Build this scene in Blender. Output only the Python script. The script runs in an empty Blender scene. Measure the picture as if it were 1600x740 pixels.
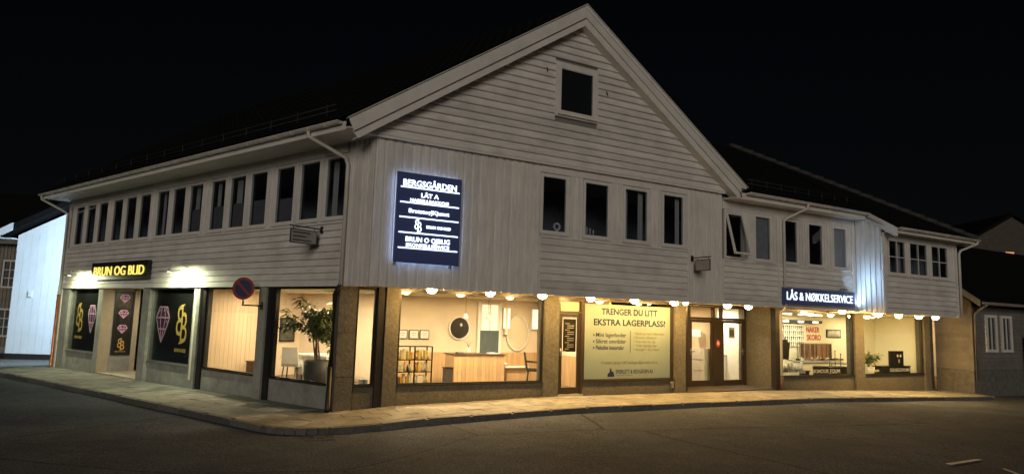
import bpy, bmesh, math, random
from mathutils import Matrix, Vector
random.seed(7)
RAD = math.radians
scene = bpy.context.scene
COL = scene.collection

# ------------------------------------------------------------------ camera
CAM_POS = Vector((-4.388, -13.419, 2.007))
FWD = Vector((0.49366, 0.86141, 0.11947)); UPV = Vector((-0.08652, -0.08805, 0.99235))
RGT = FWD.cross(UPV)
cam = bpy.data.cameras.new('camera'); cam.sensor_width = 36; cam.lens = 24.0; cam.clip_end = 2000; cam.clip_start = .1
camo = bpy.data.objects.new('camera', cam); COL.objects.link(camo); scene.camera = camo
camo.matrix_world = Matrix(((RGT.x, UPV.x, -FWD.x, CAM_POS.x), (RGT.y, UPV.y, -FWD.y, CAM_POS.y), (RGT.z, UPV.z, -FWD.z, CAM_POS.z), (0, 0, 0, 1)))

# ------------------------------------------------------------------ world, sun, exposure (night)
SUN_EL, SUN_AZ = RAD(14), RAD(212)          # the dim glow of the town behind the camera
world = bpy.data.worlds.new('World'); scene.world = world; world.use_nodes = True
wn = world.node_tree.nodes; wl = world.node_tree.links
sky = wn.new('ShaderNodeTexSky'); sky.sky_type = 'NISHITA'; sky.sun_disc = False
sky.sun_elevation = SUN_EL; sky.sun_rotation = SUN_AZ
wl.new(sky.outputs[0], wn['Background'].inputs[0]); wn['Background'].inputs[1].default_value = 0.0005
sun = bpy.data.lights.new('sun', 'SUN'); sun.energy = .82; sun.angle = RAD(24); sun.color = (1, .90, .79)
suno = bpy.data.objects.new('sun', sun); COL.objects.link(suno)
sd = Vector((math.sin(SUN_AZ) * math.cos(SUN_EL), math.cos(SUN_AZ) * math.cos(SUN_EL), math.sin(SUN_EL)))
suno.rotation_euler = sd.to_track_quat('Z', 'Y').to_euler()
suno.location = (-10, -20, 8)
vs = scene.view_settings; vs.view_transform = 'Standard'; vs.look = 'None'; vs.exposure = 0; vs.gamma = 1; vs.use_curve_mapping = False
cy = scene.cycles; cy.use_denoising = True; cy.max_bounces = 7; cy.transparent_max_bounces = 20
cy.sample_clamp_indirect = 4; cy.caustics_reflective = False; cy.caustics_refractive = False

ordw = ['first', 'second', 'third', 'fourth', 'fifth', 'sixth', 'seventh', 'eighth', 'ninth', 'tenth', 'eleventh', 'twelfth', 'thirteenth', 'fourteenth']
# ------------------------------------------------------------------ frames
TH = RAD(111.748)
LD = Vector((math.cos(TH), math.sin(TH), 0)); LN = Vector((-math.sin(TH), math.cos(TH), 0))
ID = Matrix.Identity(4)
LF = Matrix(((-LD.x, -LN.x, 0, 0), (-LD.y, -LN.y, 0, 0), (0, 0, 1, 0), (0, 0, 0, 1)))   # local x = -l, local y = inward
S = .837                                     # ground floor stands back this far under the overhang
ZC, ZT = 2.59, 5.70
def LP(l, o=0, z=0): return LD * l + LN * o + Vector((0, 0, z))
def frame(origin, xdir):
    x = Vector(xdir).normalized(); y = Vector((0, 0, 1)).cross(x)
    return Matrix(((x.x, y.x, 0, origin[0]), (x.y, y.y, 0, origin[1]), (0, 0, 1, origin[2]), (0, 0, 0, 1)))

# ------------------------------------------------------------------ materials
MATS = {}
def nodes_of(name):
    m = bpy.data.materials.new(name); m.use_nodes = True
    return m, m.node_tree.nodes, m.node_tree.links, m.node_tree.nodes['Principled BSDF']
def mat(name, col, rough=.6, var=.15, scale=6, bump=0, bscale=60, spec=.4, metal=0, rnd=0, stretch=(1, 1, 1), speck=0, stain=0):
    if name in MATS: return MATS[name]
    m, n, l, b = nodes_of(name)
    b.inputs['Roughness'].default_value = rough; b.inputs['Metallic'].default_value = metal
    b.inputs['Specular IOR Level'].default_value = spec
    tc = n.new('ShaderNodeTexCoord'); mp = n.new('ShaderNodeMapping'); mp.inputs['Scale'].default_value = stretch
    l.new(tc.outputs['Object'], mp.inputs[0])
    nz = n.new('ShaderNodeTexNoise'); nz.inputs['Scale'].default_value = scale; nz.inputs['Detail'].default_value = 6; nz.inputs['Roughness'].default_value = .65
    l.new(mp.outputs[0], nz.inputs['Vector'])
    mx = n.new('ShaderNodeMix'); mx.data_type = 'RGBA'
    mx.inputs[6].default_value = (*[c * (1 - var) for c in col], 1); mx.inputs[7].default_value = (*[min(1, c * (1 + var)) for c in col], 1)
    mr = n.new('ShaderNodeMapRange'); mr.inputs[1].default_value = .3; mr.inputs[2].default_value = .7
    l.new(nz.outputs[0], mr.inputs[0]); l.new(mr.outputs[0], mx.inputs[0])
    out = mx.outputs[2]
    if stain:
        n2 = n.new('ShaderNodeTexNoise'); n2.inputs['Scale'].default_value = 1.3; n2.inputs['Detail'].default_value = 8
        l.new(tc.outputs['Object'], n2.inputs['Vector'])
        r2 = n.new('ShaderNodeMapRange'); r2.inputs[1].default_value = .45; r2.inputs[2].default_value = .72; r2.inputs[3].default_value = 1; r2.inputs[4].default_value = 1 - stain
        l.new(n2.outputs[0], r2.inputs[0])
        m2 = n.new('ShaderNodeMix'); m2.data_type = 'RGBA'; m2.blend_type = 'MULTIPLY'; m2.inputs[0].default_value = 1
        l.new(out, m2.inputs[6]); l.new(r2.outputs[0], m2.inputs[7]); out = m2.outputs[2]
    if speck:
        v = n.new('ShaderNodeTexNoise'); v.inputs['Scale'].default_value = 130; v.inputs['Detail'].default_value = 2
        l.new(tc.outputs['Object'], v.inputs['Vector'])
        r3 = n.new('ShaderNodeMapRange'); r3.inputs[1].default_value = .35; r3.inputs[2].default_value = .68; r3.inputs[3].default_value = 1 - speck; r3.inputs[4].default_value = 1 + speck
        l.new(v.outputs[0], r3.inputs[0])
        m3 = n.new('ShaderNodeMix'); m3.data_type = 'RGBA'; m3.blend_type = 'MULTIPLY'; m3.inputs[0].default_value = 1
        l.new(out, m3.inputs[6]); l.new(r3.outputs[0], m3.inputs[7]); out = m3.outputs[2]
    if rnd:
        oi = n.new('ShaderNodeObjectInfo'); r4 = n.new('ShaderNodeMapRange'); r4.inputs[3].default_value = 1 - rnd; r4.inputs[4].default_value = 1 + rnd
        l.new(oi.outputs['Random'], r4.inputs[0])
        m4 = n.new('ShaderNodeMix'); m4.data_type = 'RGBA'; m4.blend_type = 'MULTIPLY'; m4.inputs[0].default_value = 1
        l.new(out, m4.inputs[6]); l.new(r4.outputs[0], m4.inputs[7]); out = m4.outputs[2]
    l.new(out, b.inputs['Base Color'])
    if bump:
        nb = n.new('ShaderNodeTexNoise'); nb.inputs['Scale'].default_value = bscale; nb.inputs['Detail'].default_value = 5
        l.new(mp.outputs[0], nb.inputs['Vector'])
        bp = n.new('ShaderNodeBump'); bp.inputs['Strength'].default_value = bump; bp.inputs['Distance'].default_value = .02
        l.new(nb.outputs[0], bp.inputs['Height']); l.new(bp.outputs[0], b.inputs['Normal'])
    MATS[name] = m; return m
def em(name, col, st):
    if name in MATS: return MATS[name]
    m, n, l, b = nodes_of(name)
    b.inputs['Base Color'].default_value = (*[c * .8 for c in col], 1)
    b.inputs['Emission Color'].default_value = (*col, 1); b.inputs['Emission Strength'].default_value = st
    MATS[name] = m; return m
def glass(name, tint, gloss_rough=0.0, boost=1.0):
    m = bpy.data.materials.new(name); m.use_nodes = True; n = m.node_tree.nodes; l = m.node_tree.links
    n.remove(n['Principled BSDF'])
    tr = n.new('ShaderNodeBsdfTransparent'); tr.inputs[0].default_value = (*tint, 1)
    gl = n.new('ShaderNodeBsdfGlossy'); gl.inputs['Roughness'].default_value = gloss_rough
    fz = n.new('ShaderNodeFresnel'); fz.inputs[0].default_value = 1.5
    ge = n.new('ShaderNodeNewGeometry'); mi = n.new('ShaderNodeMapRange'); mi.inputs[3].default_value = 1.5; mi.inputs[4].default_value = 1 / 1.5
    l.new(ge.outputs['Backfacing'], mi.inputs[0]); l.new(mi.outputs[0], fz.inputs[0])      # same reflectance from either face of the sheet
    mu = n.new('ShaderNodeMath'); mu.operation = 'MULTIPLY'; mu.inputs[1].default_value = boost; mu.use_clamp = True
    nz = n.new('ShaderNodeTexNoise'); nz.inputs['Scale'].default_value = .8
    tc = n.new('ShaderNodeTexCoord'); l.new(tc.outputs['Object'], nz.inputs['Vector'])
    bp = n.new('ShaderNodeBump'); bp.inputs['Strength'].default_value = .05; bp.inputs['Distance'].default_value = .02
    l.new(nz.outputs[0], bp.inputs['Height']); l.new(bp.outputs[0], gl.inputs['Normal'])
    ms = n.new('ShaderNodeMixShader'); l.new(fz.outputs[0], mu.inputs[0]); l.new(mu.outputs[0], ms.inputs[0])
    l.new(tr.outputs[0], ms.inputs[1]); l.new(gl.outputs[0], ms.inputs[2]); l.new(ms.outputs[0], n['Material Output'].inputs[0])
    MATS[name] = m; return m

PAINT = mat('white_painted_wood', (.68, .655, .61), .55, .14, 3, .3, 30, rnd=.08, stretch=(.6, 1, 2.5), stain=.17)
PAINTV = mat('white_painted_wood_upright', (.69, .665, .62), .55, .14, 3, .3, 30, rnd=.07, stretch=(6, 6, .7), stain=.12)
TRIM = mat('white_trim', (.68, .655, .61), .5, .08, 4, .1, 30, stain=.1)
BACK = mat('wall_backing', (.20, .19, .17), .9)
GUTM = mat('gutter_paint', (.55, .53, .47), .4, .1, 3, stain=.15)
CONC = mat('concrete', (.30, .30, .27), .85, .22, 5, .35, 45, stain=.25, speck=.12)
CONC2 = mat('concrete_cladding', (.105, .098, .074), .8, .3, 14, .6, 22, stain=.2, speck=.1)
BLACK = mat('black_frame', (.018, .017, .016), .4, .2, 10)
BROWN = mat('dark_brown_frame', (.035, .026, .018), .4, .2, 10)
GLASS = glass('clear_glass', (.93, .95, .93))
DGLASS = glass('upper_glass', (.84, .87, .90), 0, 1.3)
DARKROOM = mat('unlit_room', (.40, .40, .42), .9)
ROOFM = mat('roof_tile', (.006, .006, .006), .9, .3, 8, .3, 40, spec=.1)
def asphalt():
    m, n, l, b = nodes_of('asphalt'); b.inputs['Roughness'].default_value = .9; b.inputs['Specular IOR Level'].default_value = .12
    tc = n.new('ShaderNodeTexCoord')
    def noise(sc, det=4, rough=.6):
        q = n.new('ShaderNodeTexNoise'); q.inputs['Scale'].default_value = sc; q.inputs['Detail'].default_value = det; q.inputs['Roughness'].default_value = rough
        l.new(tc.outputs['Object'], q.inputs['Vector']); return q
    def rng(src, a, c, d, e):
        r = n.new('ShaderNodeMapRange'); r.inputs[1].default_value = a; r.inputs[2].default_value = c; r.inputs[3].default_value = d; r.inputs[4].default_value = e; l.new(src, r.inputs[0]); return r.outputs[0]
    def mul(a, c):
        q = n.new('ShaderNodeMath'); q.operation = 'MULTIPLY'; l.new(a, q.inputs[0]); l.new(c, q.inputs[1]); return q.outputs[0]
    wear = rng(noise(.35, 6).outputs[0], .35, .7, .72, 1.25); patch = rng(noise(2.5, 5).outputs[0], .3, .7, .85, 1.15)
    grit = rng(noise(34, 3, .8).outputs[0], .36, .66, .35, 1.75); fine = rng(noise(110, 2).outputs[0], .35, .65, .7, 1.35)
    vo = n.new('ShaderNodeTexVoronoi'); vo.feature = 'DISTANCE_TO_EDGE'; vo.inputs['Scale'].default_value = .16
    wob = noise(1.1, 6); mxv = n.new('ShaderNodeMix'); mxv.data_type = 'VECTOR'; mxv.inputs[0].default_value = .12
    l.new(tc.outputs['Object'], mxv.inputs[4]); l.new(wob.outputs[1], mxv.inputs[5]); l.new(mxv.outputs[1], vo.inputs['Vector'])
    crack = rng(vo.outputs['Distance'], .0, .0045, .35, 1.0)
    f = mul(mul(mul(wear, patch), mul(grit, fine)), crack)
    mx = n.new('ShaderNodeMix'); mx.data_type = 'RGBA'; mx.blend_type = 'MULTIPLY'; mx.inputs[0].default_value = 1; mx.inputs[6].default_value = (.082, .094, .120, 1)
    l.new(f, mx.inputs[7]); l.new(mx.outputs[2], b.inputs['Base Color'])
    bp = n.new('ShaderNodeBump'); bp.inputs['Strength'].default_value = .9; bp.inputs['Distance'].default_value = .012; l.new(grit, bp.inputs['Height']); l.new(bp.outputs[0], b.inputs['Normal'])
    return m
ASPH = asphalt()
PAVE = mat('paving_slab', (.245, .24, .215), .85, .18, 5, .35, 50, rnd=.13, stain=.42, speck=.25)
KERBM = mat('granite_kerb', (.11, .106, .10), .8, .3, 12, .5, 40, rnd=.2, speck=.3)
COPPER = mat('copper', (.42, .16, .08), .45, .3, 6, metal=.6)
GLOBE = em('lamp_globe_glow', (1, .58, .18), 540)
WOODI = mat('interior_oak', (.52, .35, .19), .5, .25, 2.2, .1, 20, rnd=.10, stretch=(9, 9, .5))
WALLI = mat('interior_wall', (.74, .63, .49), .8, .05, 2)
WALLY = mat('interior_cream_wall', (.76, .72, .56), .8, .05, 2)
CEILI = mat('interior_ceiling', (.75, .70, .60), .9, .04, 3)
FLOORI = mat('interior_floor', (.16, .12, .09), .5, .2, 3)
BLACKFILM = mat('black_window_film', (.012, .012, .014), .3, .2, 2)
GOLD = mat('gold_print', (.72, .47, .13), .45, .1, 20)
PINK = mat('pink_print', (.62, .36, .60), .5, .3, 14)
PALEP = mat('pale_pink_print', (.76, .46, .64), .5, .25, 14)
NAVY = mat('navy_print', (.02, .03, .09), .6, .1)
OLIVE = mat('faded_print', (.20, .20, .09), .6, .2)
FILMY = mat('cream_window_film', (.40, .45, .41), .55, .05, 1.5)
WHITEM = mat('white_plain', (.75, .74, .70), .5, .06)
METAL = mat('grey_metal', (.35, .35, .34), .4, .15, 9, metal=.7)
LEAFM = mat('leaf', (.13, .155, .045), .45, .4, 9, rnd=.2)
BARK = mat('bark', (.20, .13, .08), .8, .3, 20)

# ------------------------------------------------------------------ mesh helpers
class MB:
    def __init__(s): s.v = []; s.f = []; s.sm = False
    def add(s, vs, fs):
        o = len(s.v); s.v += [tuple(v) for v in vs]; s.f += [tuple(i + o for i in f) for f in fs]; return s
    def hexa(s, p):   # p: 4 bottom (ccw from above), 4 top
        return s.add(p, [(0, 3, 2, 1), (4, 5, 6, 7), (0, 1, 5, 4), (1, 2, 6, 5), (2, 3, 7, 6), (3, 0, 4, 7)])
    def box(s, x0, x1, y0, y1, z0, z1):
        return s.hexa([(x0, y0, z0), (x1, y0, z0), (x1, y1, z0), (x0, y1, z0), (x0, y0, z1), (x1, y0, z1), (x1, y1, z1), (x0, y1, z1)])
    def prism_xz(s, poly, y0, y1):   # poly (x,z) counter-clockwise seen from -y
        n = len(poly); a = [(x, y0, z) for x, z in poly]; b = [(x, y1, z) for x, z in poly]
        return s.add(a + b, [tuple(range(n)), tuple(range(2 * n - 1, n - 1, -1))] + [(i, i + n, (i + 1) % n + n, (i + 1) % n) for i in range(n)])
    def prism_xy(s, poly, z0, z1):   # poly ccw from above; z may be callables
        n = len(poly); g = lambda z, p: z(p) if callable(z) else z
        a = [(p[0], p[1], g(z0, p)) for p in poly]; b = [(p[0], p[1], g(z1, p)) for p in poly]
        return s.add(a + b, [tuple(range(n - 1, -1, -1)), tuple(range(n, 2 * n))] + [(i, (i + 1) % n, (i + 1) % n + n, i + n) for i in range(n)])
    def tube(s, pts, r, n=8):
        P = [Vector(p) for p in pts]; rings = []; rr = r if isinstance(r, (list, tuple)) else [r] * len(P)
        ref = None
        for i, p in enumerate(P):
            d = ((P[min(i + 1, len(P) - 1)] - P[i]).normalized() + (P[i] - P[max(i - 1, 0)]).normalized())
            d = d.normalized() if d.length > 1e-6 else Vector((0, 0, 1))
            if ref is None or abs(ref.dot(d)) > .98: ref = Vector((0, 0, 1)) if abs(d.z) < .9 else Vector((1, 0, 0))
            u = d.cross(ref).normalized(); w = u.cross(d).normalized()
            rings.append([p + (u * math.cos(2 * math.pi * k / n) + w * math.sin(2 * math.pi * k / n)) * rr[i] for k in range(n)])
        vs = [v for r_ in rings for v in r_]; fs = []
        for i in range(len(P) - 1):
            for k in range(n): fs.append((i * n + k, i * n + (k + 1) % n, (i + 1) * n + (k + 1) % n, (i + 1) * n + k))
        fs.append(tuple(range(n - 1, -1, -1))); fs.append(tuple(range((len(P) - 1) * n, len(P) * n)))
        s.sm = True
        return s.add(vs, fs)
    def lathe(s, prof, c=(0, 0, 0), n=16):
        vs = []; fs = []; m = len(prof)
        for r, z in prof:
            for k in range(n):
                a = 2 * math.pi * k / n; vs.append((c[0] + r * math.cos(a), c[1] + r * math.sin(a), c[2] + z))
        for i in range(m - 1):
            for k in range(n): fs.append((i * n + k, i * n + (k + 1) % n, (i + 1) * n + (k + 1) % n, (i + 1) * n + k))
        fs.append(tuple(range(n - 1, -1, -1))); fs.append(tuple(range((m - 1) * n, m * n)))
        s.sm = True
        return s.add(vs, fs)
    def disc_y(s, cx, cz, rx, y0, y1, n=28, rz=None):
        rz = rz or rx
        return s.prism_xz([(cx + rx * math.cos(2 * math.pi * k / n), cz + rz * math.sin(2 * math.pi * k / n)) for k in range(n)], y0, y1)
    def ring_y(s, cx, cz, ro, ri, y0, y1, n=32, asp=1):
        for k in range(n):
            a, b = 2 * math.pi * k / n, 2 * math.pi * (k + 1) / n
            s.prism_xz([(cx + ri * math.cos(a), cz + asp * ri * math.sin(a)), (cx + ro * math.cos(a), cz + asp * ro * math.sin(a)), (cx + ro * math.cos(b), cz + asp * ro * math.sin(b)), (cx + ri * math.cos(b), cz + asp * ri * math.sin(b))], y0, y1)
        return s
    def bar_xz(s, x0, z0, x1, z1, w, y0, y1):
        d = Vector((x1 - x0, z1 - z0)); d.normalize(); nx, nz = -d.y * w / 2, d.x * w / 2
        return s.prism_xz([(x0 - nx, z0 - nz), (x1 - nx, z1 - nz), (x1 + nx, z1 + nz), (x0 + nx, z0 + nz)], y0, y1)
    def obj(s, name, m, parent=None, fr=ID, smooth=None, label=None, cat=None, group=None, kind=None):
        me = bpy.data.meshes.new(name); me.from_pydata(s.v, [], s.f)
        bm = bmesh.new(); bm.from_mesh(me); bmesh.ops.recalc_face_normals(bm, faces=bm.faces); bm.to_mesh(me); bm.free()
        return finish(me, name, m, parent, fr, s.sm if smooth is None else smooth, label, cat, group, kind)
def finish(me, name, m, parent=None, fr=ID, smooth=False, label=None, cat=None, group=None, kind=None):
    me.materials.append(m)
    if smooth:
        me.polygons.foreach_set('use_smooth', [len(p.vertices) == 4 for p in me.polygons])
    o = bpy.data.objects.new(name, me); COL.objects.link(o)
    if parent is not None: o.parent = parent; o.matrix_parent_inverse = WM[parent.name].inverted()
    o.matrix_world = fr; WM[o.name] = fr.copy()
    tag(o, label, cat, group, kind); return o
WM = {}
def tag(o, label=None, cat=None, group=None, kind=None):
    for k, v in (('label', label), ('category', cat), ('group', group), ('kind', kind)):
        if v: o[k] = v
    return o
def thing(name, label, cat, fr=ID, group=None, base=(0, 0, 0)):
    o = bpy.data.objects.new(name, None); COL.objects.link(o); o.empty_display_size = .2
    M = fr @ Matrix.Translation(base); o.matrix_world = M; WM[o.name] = M.copy()
    return tag(o, label, cat, group)
def box_obj(name, m, parent, fr, *b, **k): return MB().box(*b).obj(name, m, parent, fr, **k)
def text(body, m, parent, fr, cx, z, width=None, height=.1, y=0, ext=.004, bold=.012, name='lettering', align='C', maxw=None):
    cu = bpy.data.curves.new('t', 'FONT'); cu.body = body; cu.extrude = 0; cu.offset = bold; cu.resolution_u = 3
    to = bpy.data.objects.new('t', cu); COL.objects.link(to); dg = bpy.context.evaluated_depsgraph_get()
    me = bpy.data.meshes.new_from_object(to.evaluated_get(dg)); bpy.data.objects.remove(to); bpy.data.curves.remove(cu)
    vs = [v.co.copy() for v in me.vertices]; fs = [tuple(p.vertices) for p in me.polygons]; bpy.data.meshes.remove(me)
    x0 = min(v.x for v in vs); x1 = max(v.x for v in vs); sy = height / .73; sx = sy if width is None else width / (x1 - x0)
    w = (x1 - x0) * sx; ox = {'C': cx - w / 2, 'L': cx, 'R': cx - w}[align]
    mb = MB(); n = len(vs)
    mb.v = [(ox + (v.x - x0) * sx, y, z + v.y * sy) for v in vs] + [(ox + (v.x - x0) * sx, y - ext, z + v.y * sy) for v in vs]
    ed = {}
    for f in fs:
        for i in range(len(f)):
            e = (f[i], f[(i + 1) % len(f)]); ed[e] = ed.get(e, 0) + 1
    mb.f = [tuple(reversed(f)) for f in fs] + [tuple(i + n for i in f) for f in fs]
    mb.f += [(a, b, b + n, a + n) for (a, b) in ed if (b, a) not in ed]
    me = bpy.data.meshes.new(name); me.from_pydata(mb.v, [], mb.f)
    return finish(me, name, m, parent, fr)
def light(name, kind, loc, energy, color, parent=None, size=.3, rot=None, **k):
    d = bpy.data.lights.new(name, kind); d.energy = energy; d.color = color
    if kind == 'AREA': d.size = size
    else: d.shadow_soft_size = size
    for a, b in k.items(): setattr(d, a, b)
    o = bpy.data.objects.new(name, d); COL.objects.link(o)
    M = Matrix.Translation(loc)
    if rot is not None: M = M @ rot
    if parent is not None: o.parent = parent; o.matrix_parent_inverse = WM[parent.name].inverted()
    o.matrix_world = M; return o

# ------------------------------------------------------------------ ground
def interp(x, K):
    if x <= K[0][0]: return K[0][1]
    for (a, b), (c, d) in zip(K, K[1:]):
        if x <= c: return b + (d - b) * (x - a) / (c - a)
    return K[-1][1]
KF = [(-.34, 0), (1, .08), (5, .16), (13, .125), (21.5, -.09), (45, -.45)]
KL = [(.9, 0), (7, -.03), (16, -.11), (45, -.45)]
def pave_z(p):
    o = p[0] * LN.x + p[1] * LN.y; yy = S - p[1]
    if yy >= o: return interp(p[0], KF) - .02 * max(yy, 0)
    return interp(p[0] * LD.x + p[1] * LD.y, KL) - .02 * max(o, 0)
KO, KY = 1.9, -.95
def road_z(p):
    o = p[0] * LN.x + p[1] * LN.y; yy = S - p[1]
    d = min(12, max(0, o - KO, yy - (S - KY)))
    if yy >= o: b = interp(p[0], KF) - .02 * min(max(yy, 0), S - KY)
    else: b = interp(p[0] * LD.x + p[1] * LD.y, KL) - .02 * min(max(o, 0), KO)
    return b - .112 + .016 * d
def axis_pts(lo, hi, mid0, mid1, fine, coarse):
    a = []; x = lo
    while x < hi: a.append(x); x += fine if mid0 <= x < mid1 else coarse
    return a + [hi]
xs = axis_pts(-70, 90, -14, 34, .4, 4); ys = axis_pts(-60, 80, -14, 30, .4, 4)
mb = MB(); nx = len(xs)
mb.v = [(x, y, road_z((x, y)) + .008 * math.sin(x * 1.3) * math.sin(y * 1.1)) for y in ys for x in xs]
mb.f = [(j * nx + i, j * nx + i + 1, (j + 1) * nx + i + 1, (j + 1) * nx + i) for j in range(len(ys) - 1) for i in range(nx - 1)]
road = mb.obj('road', ASPH, smooth=True, kind='structure')
MB().add([(-900, -900, -1.2), (900, -900, -1.2), (900, 900, -1.2), (-900, 900, -1.2)], [(0, 1, 2, 3)]).obj('ground', ASPH, kind='structure')

# kerb line: left stretch, rounded corner, front stretch
cor = Vector((-1.667, KY)); r_ = 1.15; tl = r_ / math.tan(RAD(55.874))
k0 = cor + Vector((LD.x, LD.y)) * tl; k1 = cor + Vector((tl, 0)); cen = Vector((k1.x, k1.y + r_))
a0 = math.atan2(k0.y - cen.y, k0.x - cen.x); a1 = -math.pi / 2
if a0 > 0: a0 -= 2 * math.pi
arc = [cen + Vector((math.cos(a0 + (a1 - a0) * t / 7), math.sin(a0 + (a1 - a0) * t / 7))) * r_ for t in range(8)]
kpath = [cor + Vector((LD.x, LD.y)) * q for q in [tl + 1.0 * i for i in range(34, 0, -1)]] + arc + [Vector((k1.x + .95 * i, KY)) for i in range(1, 25)]
kend = kpath[-1]
kpath += [kend + Vector((.35, .12)), Vector((kend.x + .75, .1))]
pavement = thing('pavement', None, None); pavement['kind'] = 'structure'
def clip(poly, a, b):      # keep the part to the left of a->b
    out = []; d = (b[0] - a[0], b[1] - a[1]); side = lambda p: d[0] * (p[1] - a[1]) - d[1] * (p[0] - a[0])
    for i in range(len(poly)):
        p, q = poly[i], poly[(i + 1) % len(poly)]; sp, sq = side(p), side(q)
        if sp >= 0: out.append(p)
        if sp * sq < 0:
            t = sp / (sp - sq); out.append((p[0] + (q[0] - p[0]) * t, p[1] + (q[1] - p[1]) * t))
    return out
def area(p): return .5 * sum(p[i][0] * p[(i + 1) % len(p)][1] - p[(i + 1) % len(p)][0] * p[i][1] for i in range(len(p)))
KW = .14
inner = []
for i, p in enumerate(kpath):
    d = (kpath[min(i + 1, len(kpath) - 1)] - kpath[max(i - 1, 0)]).normalized(); inner.append(p + Vector((-d.y, d.x)) * KW)
ia = [i for i, p in enumerate(kpath) if i >= 33 and i <= 43]
for i in range(len(kpath) - 1):
    a, b, c, d = kpath[i], kpath[i + 1], inner[i + 1], inner[i]
    g = (b - a).normalized() * .006
    pl = [tuple(a + g), tuple(b - g), tuple(c - g), tuple(d + g)]
    e = random.uniform(-.006, .008)
    top = lambda p, e=e: pave_z(p) + .008 + e
    m_ = MB().prism_xy(pl, lambda p: pave_z(p) - .35, lambda p, e=e: pave_z(p) - .012 + e)
    ins = [tuple(Vector(p).lerp(Vector(((a + b + c + d) / 4)), .09)) for p in pl]
    m_.prism_xy([(ins[j][0], ins[j][1]) for j in range(4)], lambda p: pave_z(p) - .05, top)
    m_.obj('kerb_stone', KERBM, pavement)
# slabs
bc = Vector((-.334, S)); bis = Vector((LN.x, LN.y)) + Vector((0, -1)); bis.normalize()
far = bc + bis * 5
def lay(poly, front):
    pts = poly
    pts = clip(pts, bc, far) if front else clip(pts, far, bc)
    for i in (30, *range(34, 42), 44):
        if len(pts) < 3: return
        pts = clip(pts, inner[i], inner[i + 1])
    pts = clip(pts, (22.5, -2), (22.5, 2)) if len(pts) > 2 else pts
    if len(pts) < 3 or area(pts) < .006: return
    c = Vector((sum(p[0] for p in pts) / len(pts), sum(p[1] for p in pts) / len(pts)))
    pts = [tuple(Vector(p) + (c - Vector(p)).normalized() * .006) for p in pts]
    e = random.uniform(-.004, .004); t1, t2 = random.uniform(-.012, .012), random.uniform(-.012, .012)
    MB().prism_xy(pts, lambda p: pave_z(p) - .06, lambda p: pave_z(p) + e + t1 * (p[0] - c.x) + t2 * (p[1] - c.y)).obj('paving_slab', PAVE, pavement)
w = .56
for j in range(5):
    y1 = S - j * .36 + .02; y0 = y1 - .36
    for i in range(-6, 41):
        x0 = i * w + (.28 if j % 2 else 0)
        lay([(x0, y0), (x0 + w, y0), (x0 + w, y1), (x0, y1)], True)
cl2 = lambda l, o: (LP(l, o).x, LP(l, o).y)
for j in range(4):
    for i in range(-2, 24):
        l0 = i * .70 + (.35 if j % 2 else 0); o0 = j * .48
        lay([cl2(l0 + .70, o0 + .48), cl2(l0, o0 + .48), cl2(l0, o0), cl2(l0 + .70, o0)], False)
bed = [tuple(inner[i]) for i in range(0, 34, 3)] + [tuple(p) for p in inner[34:]] + [(22.5, .1), (22.5, 1.0), (8, 3.5), (.5, 2), *[cl2(l, -2.6) for l in (3, 12, 20, 33)]]
MB().prism_xy(bed, lambda p: pave_z(p) - .4, lambda p: pave_z(p) - .012).obj('paving_bed', mat('joint_sand', (.10, .095, .08), .9, .2), pavement)
# painted marks at the near edge of the road
WP = mat('road_paint', (.62, .62, .58), .7, .25, 9, stain=.5)
mk = thing('road_marking', 'two thin white painted lines on the asphalt near the camera', 'marking')
for q in ([(6.2, -7.83), (7.15, -7.80), (7.15, -7.72), (6.22, -7.74)], [(6.34, -8.6), (6.62, -8.3), (6.68, -8.3), (6.42, -8.62)]):
    MB().add([(x, y, road_z((x, y)) + .016) for x, y in q], [(0, 1, 2, 3)]).obj('painted_line', WP, mk)

# ------------------------------------------------------------------ the building: shell
B = thing('commercial_building', 'white clapboard two storey corner building with big gable and lit shopfronts', 'building')
def part(name, m, *b, fr=ID, parent=None, **k): return box_obj(name, m, parent or B, fr, *b, **k)
def lap(p, q, r, s_, y, a, b):     # one bevelled clapboard: thick rounded lower lip, thin top, a dark gap above
    g = b - .006; e = (b - a) * .12; k = e / (b - a)
    p2, q2 = p + (r - p) * k, q + (s_ - q) * k
    m = MB(); m.add([(p, y - .036, a), (q, y - .036, a), (q, y + .012, a), (p, y + .012, a), (p2, y - .050, a + e), (q2, y - .050, a + e), (r, y - .012, g), (s_, y - .012, g), (s_, y + .012, g), (r, y + .012, g)],
          [(0, 3, 2, 1), (0, 1, 5, 4), (4, 5, 7, 6), (6, 7, 8, 9), (2, 3, 9, 8), (0, 4, 6, 9, 3), (1, 2, 8, 7, 5)])
    return m
def hboards(fr, x0, x1, z0, z1, n, y=0, joints=0, name='siding_board', m=PAINT):
    h = (z1 - z0) / n
    for i in range(n):
        a, b = z0 + i * h, z0 + (i + 1) * h
        cuts = sorted([x0] + [random.uniform(x0 + .6, x1 - .6) for _ in range(joints)] + [x1])
        for c0, c1 in zip(cuts, cuts[1:]):
            j = random.uniform(-.002, .002)
            lap(c0 + .001, c1 - .001, c0 + .001, c1 - .001, y + j, a, b).obj(name, m, B, fr)
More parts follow.
